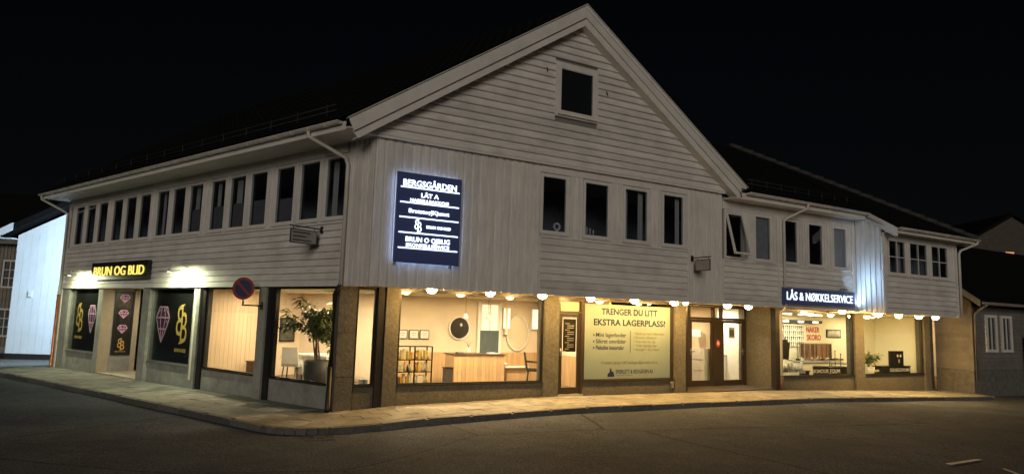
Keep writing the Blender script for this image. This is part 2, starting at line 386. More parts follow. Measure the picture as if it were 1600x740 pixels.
def vboards(fr, x0, x1, z0, z1, pitch=.2, y=0, ztop=None, m=PAINTV, dz=.012):
    n = max(1, round((x1 - x0) / pitch)); p = (x1 - x0) / n
    for i in range(n):
        a = x0 + i * p; wd = p * random.uniform(.40, .47); j = random.uniform(-.004, .004)
        zt = (lambda x: z1) if ztop is None else ztop
        for (c0, c1, y0, y1) in ((a + .0015, a + p - .0015, y - .006, y + .012), (a + p / 2 - wd / 2 - .02 + j, a + p / 2 + wd / 2 + .02 + j, y - .028, y - .0062)):
            zb = z0 - random.uniform(0, dz) * (y0 < y - .01)
            MB().hexa([(c0, y0, zb), (c1, y0, zb), (c1, y1, zb), (c0, y1, zb), (c0, y0, zt(c0)), (c1, y0, zt(c1)), (c1, y1, zt(c1)), (c0, y1, zt(c0))]).obj('siding_board', m, B, fr)
def window(fr, x0, x1, z0, z1, y=-.02, fw=.065, depth=.09, mull=None, pane=DGLASS, m=TRIM, sill=True, parent=None, name='window'):
    """x0..z1 is the glass; the frame goes round it"""
    mb = MB(); ox0, ox1, oz0, oz1 = x0 - fw, x1 + fw, z0 - fw, z1 + fw
    y1 = y + depth
    mb.box(ox0, x0, y, y1, oz0, oz1); mb.box(x1, ox1, y, y1, oz0, oz1)
    mb.box(x0, x1, y, y1, oz0, z0); mb.box(x0, x1, y, y1, z1, oz1)
    o = mb.obj(name, m, parent or B, fr)
    # inner sash
    sb = MB(); t = .016; ys0, ys1 = y + .012, y + .07
    sb.box(x0, x0 + t, ys0, ys1, z0, z1).box(x1 - t, x1, ys0, ys1, z0, z1).box(x0 + t, x1 - t, ys0, ys1, z0, z0 + t).box(x0 + t, x1 - t, ys0, ys1, z1 - t, z1)
    if mull:
        for k in range(1, mull[0]): cx = x0 + (x1 - x0) * k / mull[0]; sb.box(cx - .016, cx + .016, ys0 + .004, ys1 - .004, z0 + t, z1 - t)
        for k in range(1, mull[1]): cz = z0 + (z1 - z0) * k / mull[1]; sb.box(x0 + t, x1 - t, ys0 + .008, ys1 - .008, cz - .016, cz + .016)
    sb.obj('sash', m, o, fr)
    box_obj('pane', pane, o, fr, x0 + t, x1 - t, y + .020, y + .026, z0 + t, z1 - t)
    if sill: MB().hexa([(ox0 - .02, y - .055, oz0 - .035), (ox1 + .02, y - .055, oz0 - .035), (ox1 + .02, y + .05, oz0 - .035), (ox0 - .02, y + .05, oz0 - .035),
                        (ox0 - .02, y - .055, oz0 - .018), (ox1 + .02, y - .055, oz0 - .018), (ox1 + .02, y + .05, oz0 - .001), (ox0 - .02, y + .05, oz0 - .001)]).obj('sill', m, o, fr)
    return o
def wall_with_holes(fr, x0, x1, z0, z1, holes, y0, y1, m=BACK, name='wall'):
    """holes: (hx0,hx1,hz0,hz1), all with one hz0/hz1, sorted"""
    mb = MB(); hz0, hz1 = holes[0][2], holes[0][3]
    mb.box(x0, x1, y0, y1, z0, hz0); mb.box(x0, x1, y0, y1, hz1, z1)
    e = [x0] + [q for h in holes for q in h[:2]] + [x1]
    for a, b in zip(e[::2], e[1::2]):
        if b - a > .002: mb.box(a, b, y0, y1, hz0, hz1)
    return mb.obj(name, m, B, fr)
def dark_room(fr, x0, x1, y0, y1, z0, z1):
    MB().box(x0, x1, y1, y1 + .05, z0, z1).box(x0, x1, y0, y1, z0 - .05, z0).box(x0, x1, y0, y1, z1, z1 + .05).box(x0 - .05, x0, y0, y1, z0, z1).box(x1, x1 + .05, y0, y1, z0, z1).obj('unlit_room', DARKROOM, B, fr)

# --- front, section with the big sign (upright boards)
part('wall', BACK, .02, 4.03, .014, .14, ZC + .02, ZT)
vboards(ID, 0.0, 4.03, ZC, ZT - .02, .205)
# --- front, window section under the gable
W1 = [(4.10, 4.78), (5.335, 6.05), (6.58, 7.32), (7.87, 8.57)]
wall_with_holes(ID, 4.03, 8.73, ZC + .02, ZT, [(a - .05, b + .05, 4.03, 5.47) for a, b in W1], .014, .14)
for i, (a, b) in enumerate(W1): window(ID, a, b, 4.09, 5.40)
hboards(ID, 4.05, 8.70, ZC, 3.93, 8)
part('trim_board', TRIM, 4.03, 8.73, -.03, .012, 5.48, ZT - .025)
part('trim_board', TRIM, 4.03, 8.73, -.042, .012, 3.932, 3.985)
for (a, b), (c, d) in zip(W1, W1[1:]): vboards(ID, b + .068, c - .068, 3.99, 5.478, .16, y=.004)
for x in (4.00, 8.69): part('corner_board', TRIM, x, x + .055, -.05, .012, ZC - .005, 3.93)
part('corner_board', TRIM, 8.645, 8.73, -.036, .012, 3.99, 5.478)
dark_room(ID, 4.0, 15.7, .2, 2.6, 3.3, 5.6)
# --- narrow upright-board section
part('wall', BACK, 8.745, 10.02, .014, .14, ZC + .02, ZT)
vboards(ID, 8.75, 10.02, ZC, ZT - .02, .212)
# --- right wing front
W2 = [(10.17, 10.84), (11.37, 12.0), (12.60, 13.19), (13.73, 14.37), (14.93, 15.55)]
wall_with_holes(ID, 10.03, 15.93, ZC + .02, 5.6, [(a - .05, b + .05, 3.88, 5.24) for a, b in W2], .014, .14)
for i, (a, b) in enumerate(W2):
    w_ = window(ID, a, b, 3.94, 5.18) if i else None
    if i in (1, 4): part('blind_or_reflection', mat('blind', (.36, .36, .35), .8), a + .02, b - .02, .07, .075, 3.96, 5.15, parent=w_)
hboards(ID, 10.06, 12.28, ZC, 3.80, 8); hboards(ID, 12.36, 15.80, ZC, 3.80, 8)
part('trim_board', TRIM, 10.04, 15.85, -.04, .012, 3.802, 3.855)
part('trim_board', TRIM, 10.04, 15.85, -.03, .012, 5.25, 5.50)
part('corner_board', TRIM, 12.285, 12.355, -.045, .012, ZC, 3.80)
part('corner_board', TRIM, 12.25, 12.36, -.036, .012, 3.856, 5.249)
part('corner_board', TRIM, 15.81, 15.965, -.05, .012, ZC - .004, 5.50)
part('corner_board', TRIM, 10.02, 10.058, -.045, .012, ZC, 3.80)
for (a, b), (c, d) in zip(W2, W2[1:]): vboards(ID, b + .068, (c if c != 12.60 else 12.315) - .068, 3.858, 5.248, .16, y=.004)
vboards(ID, 12.37, 12.53, 3.858, 5.248, .16, y=.004); vboards(ID, 15.62, 15.80, 3.858, 5.248, .16, y=.004)
# the top-hung window standing ajar
ajar = MB(); fx0, fx1, fz0, fz1 = 10.105, 10.905, 3.875, 5.245
ajar.box(fx0, 10.17, -.02, .07, fz0, fz1).box(10.84, fx1, -.02, .07, fz0, fz1).box(10.17, 10.84, -.02, .07, fz0, 3.94).box(10.17, 10.84, -.02, .07, 5.18, fz1)
aw = ajar.obj('window', TRIM, B)
HF = Matrix.Translation((0, -.025, 5.17)) @ Matrix.Rotation(RAD(-15), 4, 'X') @ Matrix.Translation((0, 0, -5.17))
sb = MB(); t = .05
sb.box(10.18, 10.18 + t, 0, .05, 3.95, 5.17).box(10.83 - t, 10.83, 0, .05, 3.95, 5.17).box(10.18 + t, 10.83 - t, 0, .05, 3.95, 3.95 + t).box(10.18 + t, 10.83 - t, 0, .05, 5.17 - t, 5.17)
sb.obj('sash', TRIM, aw, HF, label='casement sash tilted open at the bottom'); box_obj('pane', DGLASS, aw, HF, 10.18 + t, 10.83 - t, .022, .028, 3.95 + t, 5.17 - t)
# --- side wall of the projecting bay (faces left) and the bay front
JY = -.95
SF = frame((15.97, 0, 0), (0, -1, 0))       # local x runs out of the facade
rake = lambda x: 5.72 - .62 * x
vboards(SF, .06, .90, ZC - .02, 5.0, .168, ztop=rake)
MB().prism_xz([(.01, ZC), (.93, ZC), (.93, rake(.93)), (.01, rake(.01))], .014, .1).obj('wall', BACK, B, SF)
part('corner_board', TRIM, .90, .962, -.04, .012, ZC - .03, 4.9, fr=SF)
W3 = [(16.28, 17.14), (17.40, 18.36), (18.63, 19.57)]
wall_with_holes(ID, 15.99, 20.08, ZC - .02, 5.02, [(a - .05, b + .05, 3.75, 4.88) for a, b in W3], JY + .014, JY + .12)
for a, b in W3: window(ID, a, b, 3.81, 4.82, y=JY - .02, mull=(2, 2), fw=.06)
hboards(ID, 16.06, 20.0, ZC - .04, 3.69, 7, y=JY)
part('trim_board', TRIM, 16.06, 20.0, JY - .04, JY + .012, 3.692, 3.74)
part('trim_board', TRIM, 15.97, 20.10, JY - .03, JY + .012, 4.885, 5.03)
for x0, x1 in ((15.965, 16.055), (20.005, 20.105)): part('corner_board', TRIM, x0, x1, JY - .045, JY + .012, ZC - .045, 4.884)
for a, b in ((16.06, 16.212), (17.208, 17.332), (18.428, 18.562), (19.638, 20.0)): vboards(ID, a, b, 3.742, 4.884, .15, y=JY + .004)
dark_room(ID, 16.1, 20.0, JY + .16, 1.2, 3.2, 5.0)
part('wall', BACK, 20.05, 20.10, JY + .013, 4.5, ZC, 5.0)
# --- left facade upper floor
wl_ = [(g + .96 * k - .05, g + .96 * k + .66) for g in (.95, 3.99, 7.07, 10.13, 13.17) for k in range(3)]
WL = sorted((-b, -a) for a, b in wl_)
wall_with_holes(LF, -16.26, -.88, ZC + .02, 5.66, [(a - .05, b + .05, 4.02, 5.45) for a, b in WL], .014, .14)
reflect_grey = mat('reflection_grey', (.16, .16, .155), .8)
for i, (a, b) in enumerate(WL):
    w_ = window(LF, a, b, 4.08, 5.39, fw=.055)
    if 8 <= i <= 12: part('blind_or_reflection', reflect_grey, a + .02, b - .02, .09, .095, 4.1, 4.1 + .62 - .05 * (i == 12), fr=LF, parent=w_)  # grey sheets in the lower panes, painted as reflected street buildings
hboards(LF, -16.15, -.93, ZC + .13, 3.93, 8, joints=2)
part('flashing', TRIM, -16.27, -.86, -.05, .012, ZC - .005, ZC + .125, fr=LF)
part('trim_board', TRIM, -16.2, -.88, -.045, .012, 3.932, 3.985, fr=LF)
part('trim_board', TRIM, -16.2, -.88, -.03, .012, 5.455, 5.66, fr=LF)
for (a, b), (c, d) in zip([(0, -16.12)] + WL, WL + [(-.93, 0)]):
    if c - b > .2: vboards(LF, b + .058, c - .058, 3.988, 5.453, .14 if c - b < .5 else .17, y=.004)
part('corner_board', TRIM, -16.27, -16.155, -.045, .012, ZC + .126, 3.93, fr=LF)
part('corner_board', TRIM, -.93, -.85, -.045, .012, ZC + .126, 3.93, fr=LF)
part('wall', BACK, -.85, -.06, .014, .12, ZC + .02, ZT, fr=LF)
vboards(LF, -.845, -.02, ZC, ZT - .03, .165)
dark_room(LF, -16.1, -.9, .2, 2.4, 3.3, 5.6)
part('wall', PAINT, -16.40, -16.262, -.03, 9.0, -.3, 5.66, fr=LF)
# --- gable
GX, GZ, EX0, EX1, EZ = 4.99, 9.72, -.72, 10.58, 5.86
GF = Matrix.Translation((0, -.07, 0))
sl = (GZ - EZ) / (GX - EX0); sr = (GZ - EZ) / (EX1 - GX)
zl = lambda x: EZ + (x - EX0) * sl; zr = lambda x: EZ + (EX1 - x) * sr
xl = lambda z: EX0 + (z - EZ) / sl; xr = lambda z: EX1 - (z - EZ) / sr
drop = .50
n = 20; z0 = 5.70; h = .1755
gw = (4.47, 5.44, 7.03, 8.09)
for i in range(n):
    a, b = z0 + i * h, z0 + (i + 1) * h - .004
    A0, A1, B0, B1 = xl(a + drop) , xr(a + drop), xl(b + drop), xr(b + drop)
    if A1 - A0 < .1: break
    if B1 - B0 < .02: B0 = B1 = GX
    segs = [(A0, A1, B0, B1)]
    if b > gw[2] - .15 and a < gw[3] + .15: segs = [(A0, gw[0] - .15, B0, gw[0] - .15), (gw[1] + .15, A1, gw[1] + .15, B1)]
    for (p, q, r, s_) in segs:
        lap(p, q, r, s_, 0, a, b).obj('siding_board', PAINT, B, GF)
MB().prism_xz([(-.3, 5.69), (10.2, 5.69), (GX + .01, 9.3)], .014, .16).obj('wall', BACK, B, GF)
part('trim_board', TRIM, -.02, 10.05, -.045, .012, 5.655, 5.70, fr=GF)
part('painted_recess', mat('painted_recess_dark', (.02, .02, .022), .6), gw[0] - .06, gw[1] + .06, .0, .0135, gw[2] - .06, gw[3] + .06, fr=GF)  # near-black sheet behind the pane, painted as the dark of the unlit room
wg = window(GF, gw[0], gw[1], gw[2], gw[3], y=-.06, fw=.075, depth=.065)
tm = MB(); a, b, c, d = gw[0] - .15, gw[1] + .15, gw[2] - .15, gw[3] + .15
tm.box(a, gw[0] - .076, -.05, .012, c, d).box(gw[1] + .076, b, -.05, .012, c, d).box(gw[0] - .076, gw[1] + .076, -.05, .012, gw[3] + .076, d).box(gw[0] - .076, gw[1] + .076, -.05, .012, c, gw[2] - .112)
tm.obj('casing', TRIM, wg, GF)
for x, z in ((4.05, 8.0), (5.85, 7.75)): MB().tube([(x, -.03, z), (x, -.06, z), (x, -.075, z - .05), (x + .02, -.075, z - .09)], .014, 6).obj('cable_hook', BLACK, B, GF)
# barge boards: outer and inner, one each side
for sgn, f_, xe in ((-1, zl, EX0), (1, zr, EX1)):
    for (d0, d1, y0, y1, nm) in ((.0, .33, -.40, -.36, 'barge_board'), (.30, .52, -.35, -.31, 'barge_board')):
        e = 0 if d0 == 0 else .10
        p = [(xe + (-sgn) * e, f_(xe + (-sgn) * e) - d0), (GX, GZ - d0), (GX, GZ - d1), (xe + (-sgn) * (e + .12), f_(xe + (-sgn) * (e + .12)) - d1)]
        MB().prism_xz(p if sgn > 0 else p[::-1], y0, y1).obj(nm, TRIM, B)
    p = [(xe - sgn * .2, f_(xe - sgn * .2) - .46), (GX, GZ - .46), (GX, GZ - .50), (xe - sgn * .2, f_(xe - sgn * .2) - .50)]
    MB().prism_xz(p, -.312, -.06).obj('soffit', TRIM, B)
    p = [(xe + sgn * .03, f_(xe + sgn * .03) + .02), (GX, GZ + .02), (GX, GZ - .004), (xe + sgn * .03, f_(xe + sgn * .03) - .004)]
    MB().prism_xz(p, -.43, -.30).obj('verge_flashing', GUTM, B)
# --- roofs
def roof_slope(name, A, Bp, C, D, across=.30, course=.33, th=.10):
    """A-B eave, D-C ridge; curved tiles in courses"""
    A, Bp, C, D = map(Vector, (A, Bp, C, D)); nrm = (Bp - A).cross(D - A).normalized()
    if nrm.z < 0: nrm = -nrm
    nu = max(2, int((Bp - A).length / across) * 4); nv = max(2, int((D - A).length / course))
    mb = MB(); rows = []
    for j in range(nv):
        for v, off in ((j / nv, .045), ((j + 1) / nv, .012)):
            rows.append([(A.lerp(Bp, i / nu)).lerp(D.lerp(C, i / nu), v) + nrm * (off + .022 * math.sin(i * math.pi / 2 + .4)) for i in range(nu + 1)])
    k = nu + 1
    mb.v = [tuple(p) for r in rows for p in r]
    mb.f = [(r * k + i, r * k + i + 1, (r + 1) * k + i + 1, (r + 1) * k + i) for r in range(len(rows) - 1) for i in range(nu)]
    mb.add([A, Bp, C, D, A - nrm * th, Bp - nrm * th, C - nrm * th, D - nrm * th], [(7, 6, 5, 4), (0, 1, 5, 4), (1, 2, 6, 5), (2, 3, 7, 6), (3, 0, 4, 7)])
    return mb.obj(name, ROOFM, B)
RIDGE0 = Vector((GX, -.38, GZ)); RIDGE1 = RIDGE0 + LD * 18.0
eL0 = Vector((EX0 - .02, -.38, EZ)); eL1 = eL0 + LD * 16.75; RIDGE1b = RIDGE0 + LD * 16.75
roof_slope('roof', eL0, eL1, RIDGE1b, RIDGE0)
eR0 = Vector((EX1 + .02, -.38, EZ)); roof_slope('roof', eR0, eR0 + LD * 16.75, RIDGE1b, RIDGE0)
EY, EZW = -.52, 5.68
pw = .62
rw = lambda y: EZW + pw * (y - EY)
RY = 4.3
roof_slope('roof', (10.45, EY, EZW), (16.0, EY, EZW), (16.0, RY, rw(RY)), (6.5, RY, rw(RY)))
JEY = -1.42
hipx = 20.55; hy = RY; hx = hipx - (RY - JEY)
roof_slope('roof', (15.93, JEY, rw(JEY)), (hipx, JEY, rw(JEY)), (hx + .3, RY, rw(RY)), (15.93, RY, rw(RY)))
roof_slope('roof', (hipx, JEY, rw(JEY)), (hipx, 2 * RY - JEY, rw(JEY)), (hx + .35, RY + .02, rw(RY)), (hx + .3, RY, rw(RY)))
capm = mat('ridge_tile', (.045, .042, .04), .8, .3, 9)
p0, p1 = Vector((hipx, JEY, rw(JEY) + .06)), Vector((hx + .3, RY, rw(RY) + .08))
nt = 20
for i in range(nt):
    a, b = p0.lerp(p1, i / nt), p0.lerp(p1, (i + 1.12) / nt)
    MB().tube([a + Vector((0, 0, .02)), b - Vector((0, 0, .0))], [.105, .085], 8).obj('hip_tile', capm, B)
# rake fascia where the eave steps down to the bay
RF = frame((15.90, 0, 0), (0, -1, 0))
rk = lambda x: rw(-x) + .03
MB().prism_xz([(-EY - .12, rk(-EY - .12) - .25), (-JEY + .04, rk(-JEY + .04) - .25), (-JEY + .04, rk(-JEY + .04)), (-EY - .12, rk(-EY - .12))], 0, .035).obj('barge_board', TRIM, B, RF)
MB().prism_xz([(.0, rk(0) - .30), (-JEY - .02, rk(-JEY) - .29), (-JEY - .02, rk(-JEY) - .255), (0, rk(0) - .26)], -.0, .12).obj('soffit', TRIM, B, RF)
# eaves: soffit, fascia, gutter with brackets
def gutter(fr, x0, x1, y, z, step=.62, r=.062):
    mb = MB(); n = 7; arcp = [(y + r * math.cos(math.pi + math.pi * k / n), z + r * math.sin(math.pi + math.pi * k / n)) for k in range(n + 1)]
    mb.v = [(x, a, b) for x in (x0, x1) for a, b in arcp]; k = n + 1
    mb.f = [(i, i + 1, k + i + 1, k + i) for i in range(n)]
    mb.tube([(x0, y - r, z), (x1, y - r, z)], .012, 6)
    for xe in (x0, x1): mb.v += []; o = len(mb.v); mb.v += [(xe, a, b) for a, b in arcp]; mb.f.append(tuple(range(o, o + k)))
    g = mb.obj('gutter', GUTM, B, fr, smooth=True)
    for i in range(int((x1 - x0) / step)):
        bx = x0 + .2 + i * step; ap = [(bx, y + (r + .004) * math.cos(math.pi + math.pi * q / 6), z + (r + .004) * math.sin(math.pi + math.pi * q / 6)) for q in range(7)]
        MB().tube(ap, .011, 5).obj('gutter_bracket', GUTM, g, fr)
part('soffit', TRIM, -16.55, .10, -.79, .0, 5.665, 5.69, fr=LF); part('fascia', TRIM, -16.6, .0, -.825, -.792, 5.63, 5.80, fr=LF)
gutter(LF, -16.68, -.06, -.89, 5.80, .57)
part('end_fascia', TRIM, -16.58, -16.552, -.79, 4.0, 5.66, 5.82, fr=LF)
part('soffit', TRIM, 10.02, 15.90, -.46, -.032, 5.50, 5.525); part('fascia', TRIM, 10.3, 15.94, -.495, -.462, 5.49, 5.66)
gutter(ID, 10.42, 15.9, EY - .06, 5.665, .6)
part('soffit', TRIM, 15.98, 20.5, JEY + .06, JY - .032, 5.032, 5.055); part('fascia', TRIM, 15.94, 20.52, JEY + .02, JEY + .055, 4.99, 5.13)
part('fascia', TRIM, 20.49, 20.525, JEY + .056, 6, 4.99, 5.13); part('soffit', TRIM, 20.105, 20.489, JEY + .06, 6, 5.033, 5.056)
gutter(ID, 15.98, 20.6, JEY - .05, 5.135, .6)
OXID = mat('oxidised_copper', (.10, .06, .045), .6, .3, 9)
def pipe(pts, m=GUTM, r=.042, name='downpipe', fr=ID): return MB().tube(pts, r, 10).obj(name, m, B, fr)
pipe([(-1.12, -.89, 5.76), (-1.12, -.88, 5.64), (-1.05, -.66, 5.55), (-.80, -.15, 5.30), (-.77, -.10, 5.15), (-.77, -.10, ZC + .02)], fr=LF)
pipe([(-.77, -.10, ZC + .03), (-.88, -.09, ZC - .06), (-.97, -.09, ZC - .2), (-.97, -.09, .9)], BLACK, .045, fr=LF)
pipe([(-.97, -.09, .92), (-.97, -.09, .10), (-.93, -.12, .02)], BLACK, .055, fr=LF)
pipe([(-16.5, -.89, 5.76), (-16.5, -.87, 5.62), (-16.4, -.25, 5.32), (-16.32, -.09, 5.2), (-16.30, -.09, 2.75), (-16.36, -.09, 2.55), (-16.36, -.09, 2.3)], fr=LF)
pipe([(-16.36, -.09, 2.38), (-16.36, -.09, -.06), (-16.3, -.15, -.1)], COPPER, .05, fr=LF)
pipe([(12.95, EY - .06, 5.62), (12.95, EY - .05, 5.50), (12.62, -.2, 5.26), (12.50, -.09, 5.15), (12.50, -.09, ZC + .02), (12.56, -.02, ZC - .06), (13.30, .70, ZC - .10), (13.36, .76, ZC - .22), (13.36, .76, .55)])
pipe([(13.36, .76, .57), (13.36, .76, .14)], OXID, .047)
pipe([(20.5, JEY - .05, 5.10), (20.48, JEY - .04, 5.0), (20.2, JY - .12, 4.78), (20.14, JY - .09, 4.66), (20.14, JY - .09, ZC - .02)])
pipe([(21.62, .72, 2.55), (21.66, .72, 2.42), (21.66, .72, .4)]); pipe([(21.66, .72, .42), (21.66, .72, -.08)], OXID, .047)
# snow guards on the roof
SNOWM = mat('snow_guard_steel', (.022, .022, .022), .6)
for (P, Q, up, nn) in ((eL0 + LD * 1, eL1, (RIDGE0 - eL0).normalized(), 15), (Vector((10.9, EY, EZW)), Vector((15.9, EY, EZW)), Vector((0, 1, pw)).normalized(), 8)):
    nrm = Vector((0, 0, 1)); a, b = P + up * .45, Q + up * .45
    g = MB()
    for dz in (.14, .26): g.tube([a + nrm * dz, b + nrm * dz], .011, 5)
    g = g.obj('snow_guard', SNOWM, B)
    for i in range(nn):
        q = a.lerp(b, (i + .3) / nn); MB().tube([q + nrm * .02, q + nrm * .30], .013, 5).obj('bracket', SNOWM, g)
# underside of the overhang
MB().prism_xy([(.06, .02), (15.93, .02), (15.93, S + .3), (-.40, S + .3)], ZC + .022, ZC + .06).obj('overhang_soffit', mat('soffit_paint', (.55, .50, .42), .6), B)
part('overhang_soffit', MATS['soffit_paint'], 15.94, 20.04, JY + .02, 3.0, ZC - .038, ZC + .0)
part('soffit_edge', TRIM, 15.96, 20.12, JY - .02, JY + .013, ZC - .075, ZC - .047)

# ------------------------------------------------------------------ ground floor, front
def pillar(x0, x1, y0=S, y1=S + .34, fr=ID, m=CONC2, zb=None, ztop=ZC + .02):
    zb = zb if zb is not None else -.25
    o = part('pillar', m, x0, x1, y0, y1, zb, ztop, fr=fr); return o
GY = S + .10
MB().prism_xy([(-.334, S), (.04, S), (.04, S + .28), tuple(LP(1.02, -.34).xy), tuple(LP(1.02).xy)], -.2, ZC + .02).obj('pillar', CONC2, B)
for zj in (.70, 1.62): MB().prism_xy([(-.338, S - .003), (.043, S - .003), (.043, S + .05), (-.30, S + .05)], zj, zj + .008).obj('joint', BLACK, B)
pillar(.695, 1.0); pillar(4.80, 5.22); pillar(9.09, 9.46, S - .02); pillar(17.17, 17.66); pillar(21.27, 21.60)
part('post', BLACK, .525, .69, S + .03, S + .22, -.1, ZC + .01)
part('post', BLACK, 13.225, 13.44, S + .01, S + .2, 0, ZC + .01); part('post', BLACK, 9.461, 9.60, S + .06, S + .2, .0, ZC + .01)
ZS, ZW = .486, 2.60
def shopwin(fr, x0, x1, z0=ZS, z1=ZW, y=GY - .03, m=BLACK, pane=GLASS, fw=.045, base=True, bm=CONC2, zb=-.25, by=.0):
    w_ = window(fr, x0 + fw, x1 - fw, z0 + fw, z1 - fw, y=y, fw=fw, depth=.10, pane=pane, m=m, sill=False, name='shop_window')
    MB().box(x0, x1, y - .035, y - .002, z0 + .002, z0 + .03).obj('sill', m, w_, fr)
    if base: part('base_wall', bm, x0 - .0, x1 + .0, y + .01 + by, y + .2, zb, z0 - .002, fr=fr)
    if z1 < 2.57: part('lintel', BROWN, x0, x1, y + .0, y + .12, z1 + .002, ZC + .015, fr=fr)
    return w_
shopwin(ID, .045, .52); shopwin(ID, 1.005, 4.79)
shopwin(ID, 6.0, 9.085, m=BROWN); shopwin(ID, 13.445, 17.165); shopwin(ID, 17.665, 21.265)
part('standpipe', METAL, 8.98, 9.04, S + .0, S + .055, .28, .46); MB().tube([(8.985, S + .02, .43), (8.90, S - .02, .43)], .02, 8).obj('tap', METAL, B)
# glass door beside the salon window
def glass_door(fr, x0, x1, z0, z1, y, hside=1, m=BROWN, fw=.085, glassz=None):
    d = MB(); d.box(x0, x0 + fw, y, y + .05, z0, z1).box(x1 - fw, x1, y, y + .05, z0, z1).box(x0 + fw, x1 - fw, y, y + .05, z0, z0 + .16).box(x0 + fw, x1 - fw, y, y + .05, z1 - fw, z1)
    o = d.obj('door', m, B, fr)
    box_obj('pane', GLASS, o, fr, x0 + fw, x1 - fw, y + .02, y + .028, z0 + .16, z1 - fw)
    hx = x1 - fw / 2 if hside > 0 else x0 + fw / 2; zc = z0 + 1.05
    MB().tube([(hx, y - .002, zc), (hx, y - .05, zc), (hx - hside * .11, y - .055, zc)], .011, 8).box(hx - .02, hx + .02, y - .006, y - .001, zc - .12, zc + .07).obj('handle', METAL, o, fr)
    return o
part('threshold', CONC, 5.225, 5.995, S + .02, S + .4, -.1, .20)
glass_door(ID, 5.29, 5.93, .205, 2.19, S + .09, -1)
fm = MB(); fm.box(5.225, 5.288, S + .05, S + .2, .2, ZC).box(5.932, 5.995, S + .05, S + .2, .2, ZC).box(5.288, 5.932, S + .05, S + .2, 2.195, 2.255).box(5.288, 5.932, S + .05, S + .2, 2.51, ZC + .01)
tf = fm.obj('door_frame', BROWN, B); box_obj('pane', GLASS, tf, ID, 5.288, 5.932, S + .11, S + .118, 2.255, 2.51)
part('transom_blind', mat('transom_blind', (.70, .62, .40), .7), 5.29, 5.93, S + .16, S + .165, 2.27, 2.50)
# recessed entrance
RY2 = 2.0
part('entrance_floor', mat('entrance_mat', (.06, .05, .04), .9, .3, 20), 9.47, 13.2, S + .02, RY2 + .1, .02, .165)
part('recess_wall', CONC2, 13.225, 13.40, S + .203, RY2 + .3, 0, ZC + .02)
part('recess_wall', CONC2, 9.30, 9.46, S + .35, RY2 + .3, 0, ZC + .02)
part('recess_wall', BROWN, 9.46, 10.60, RY2, RY2 + .12, .1, ZC + .02)
dz0, dz1 = .175, 2.18
glass_door(ID, 10.80, 11.78, dz0, dz1, RY2 + .02, -1); glass_door(ID, 12.16, 13.14, dz0, dz1, RY2 + .02, 1)
fm = MB(); fm.box(10.60, 10.798, RY2 - .01, RY2 + .1, dz0, ZC + .01).box(11.782, 12.158, RY2, RY2 + .1, dz0, dz1 + .002).box(13.142, 13.222, RY2 - .01, RY2 + .1, dz0, ZC + .01)
fm.box(10.798, 13.142, RY2 - .015, RY2 + .1, dz1 + .003, dz1 + .075).box(10.798, 13.142, RY2 - .01, RY2 + .1, 2.56, ZC + .01)
fm.box(11.76, 11.83, RY2 - .01, RY2 + .1, dz1 + .076, 2.559).box(12.11, 12.18, RY2 - .01, RY2 + .1, dz1 + .076, 2.559)
tf = fm.obj('door_frame', BROWN, B)
for a, b in ((10.80, 11.759), (11.831, 12.109), (12.181, 13.14)): box_obj('pane', GLASS, tf, ID, a, b, RY2 + .04, RY2 + .048, dz1 + .076, 2.559)
st = thing('door_sticker', 'small round red sticker on the dark panel between the entrance doors', 'sticker', base=(11.97, RY2, 1.46))
MB().disc_y(11.97, 1.46, .085, RY2 - .006, RY2 - .001, rz=.12).obj('disc', mat('red_sticker', (.33, .05, .04), .5), st)
MB().disc_y(11.97, 1.47, .05, RY2 - .009, RY2 - .0065, rz=.06).obj('emblem', mat('pink_sticker', (.75, .45, .42), .5), st)
# end wall of the ground floor, under the bay
part('wall', CONC2, 21.42, 21.60, S + .345, 8, -.3, ZC + .6)
part('bay_return', PAINT, 20.10, 21.60, 1.6, 1.7, ZC, 5.0)

# ------------------------------------------------------------------ ground floor, left facade (x = -l)
LY = .0
pillar(-16.26, -15.66, .0, .34, LF, CONC); pillar(-13.2, -12.86, .0, 1.15, LF, CONC); pillar(-10.05, -9.62, .0, .34, LF, CONC)
pillar(-7.05, -6.73, .0, .34, LF, CONC); pillar(-3.95, -3.645, .0, .34, LF, CONC)
for a, b in ((-6.728, -6.53), (-3.643, -3.45), (-1.16, -1.022)): part('post', BLACK, a, b, .05, .25, -.1, ZC + .01, fr=LF)
wA = shopwin(LF, -15.655, -13.205, y=.09, m=METAL, bm=CONC); wB = shopwin(LF, -9.615, -7.055, y=.09, m=METAL, bm=CONC)
shopwin(LF, -6.525, -3.955, y=.09, bm=CONC); shopwin(LF, -3.445, -1.165, y=.09, bm=CONC)
# alcove
part('alcove_floor', mat('alcove_tile', (.42, .38, .30), .7, .3, 3, .3, 20, speck=.25), -12.86, -10.05, .02, 2.4, -.2, -.035, fr=LF)
part('alcove_wall', mat('alcove_wall', (.40, .34, .24), .8, .1), -10.04, -9.75, .345, 2.4, -.2, ZC + .02, fr=LF)
part('alcove_ceiling', CEILI, -13.2, -9.63, .02, 2.4, ZC + .021, ZC + .07, fr=LF)
part('alcove_wall', BLACK, -13.2, -10.05, 2.4, 2.5, -.2, ZC + .02, fr=LF)
AF = LF @ Matrix(((0, -1, 0, -12.86), (1, 0, 0, 0), (0, 0, 1, 0), (0, 0, 0, 1)))   # local x inward, local y -> -x (into the wall)
part('alcove_wall', MATS['alcove_wall'], .0, .335, -.004, -.0005, -.1, ZC + .018, fr=AF)
box_obj('base_wall', CONC, B, AF, .34, 1.10, -.02, -.0005, -.1, .42)
wC = window(AF, .42, .92, .52, 2.46, y=-.03, fw=.045, depth=.03, pane=GLASS, m=BLACK, sill=False, name='shop_window')
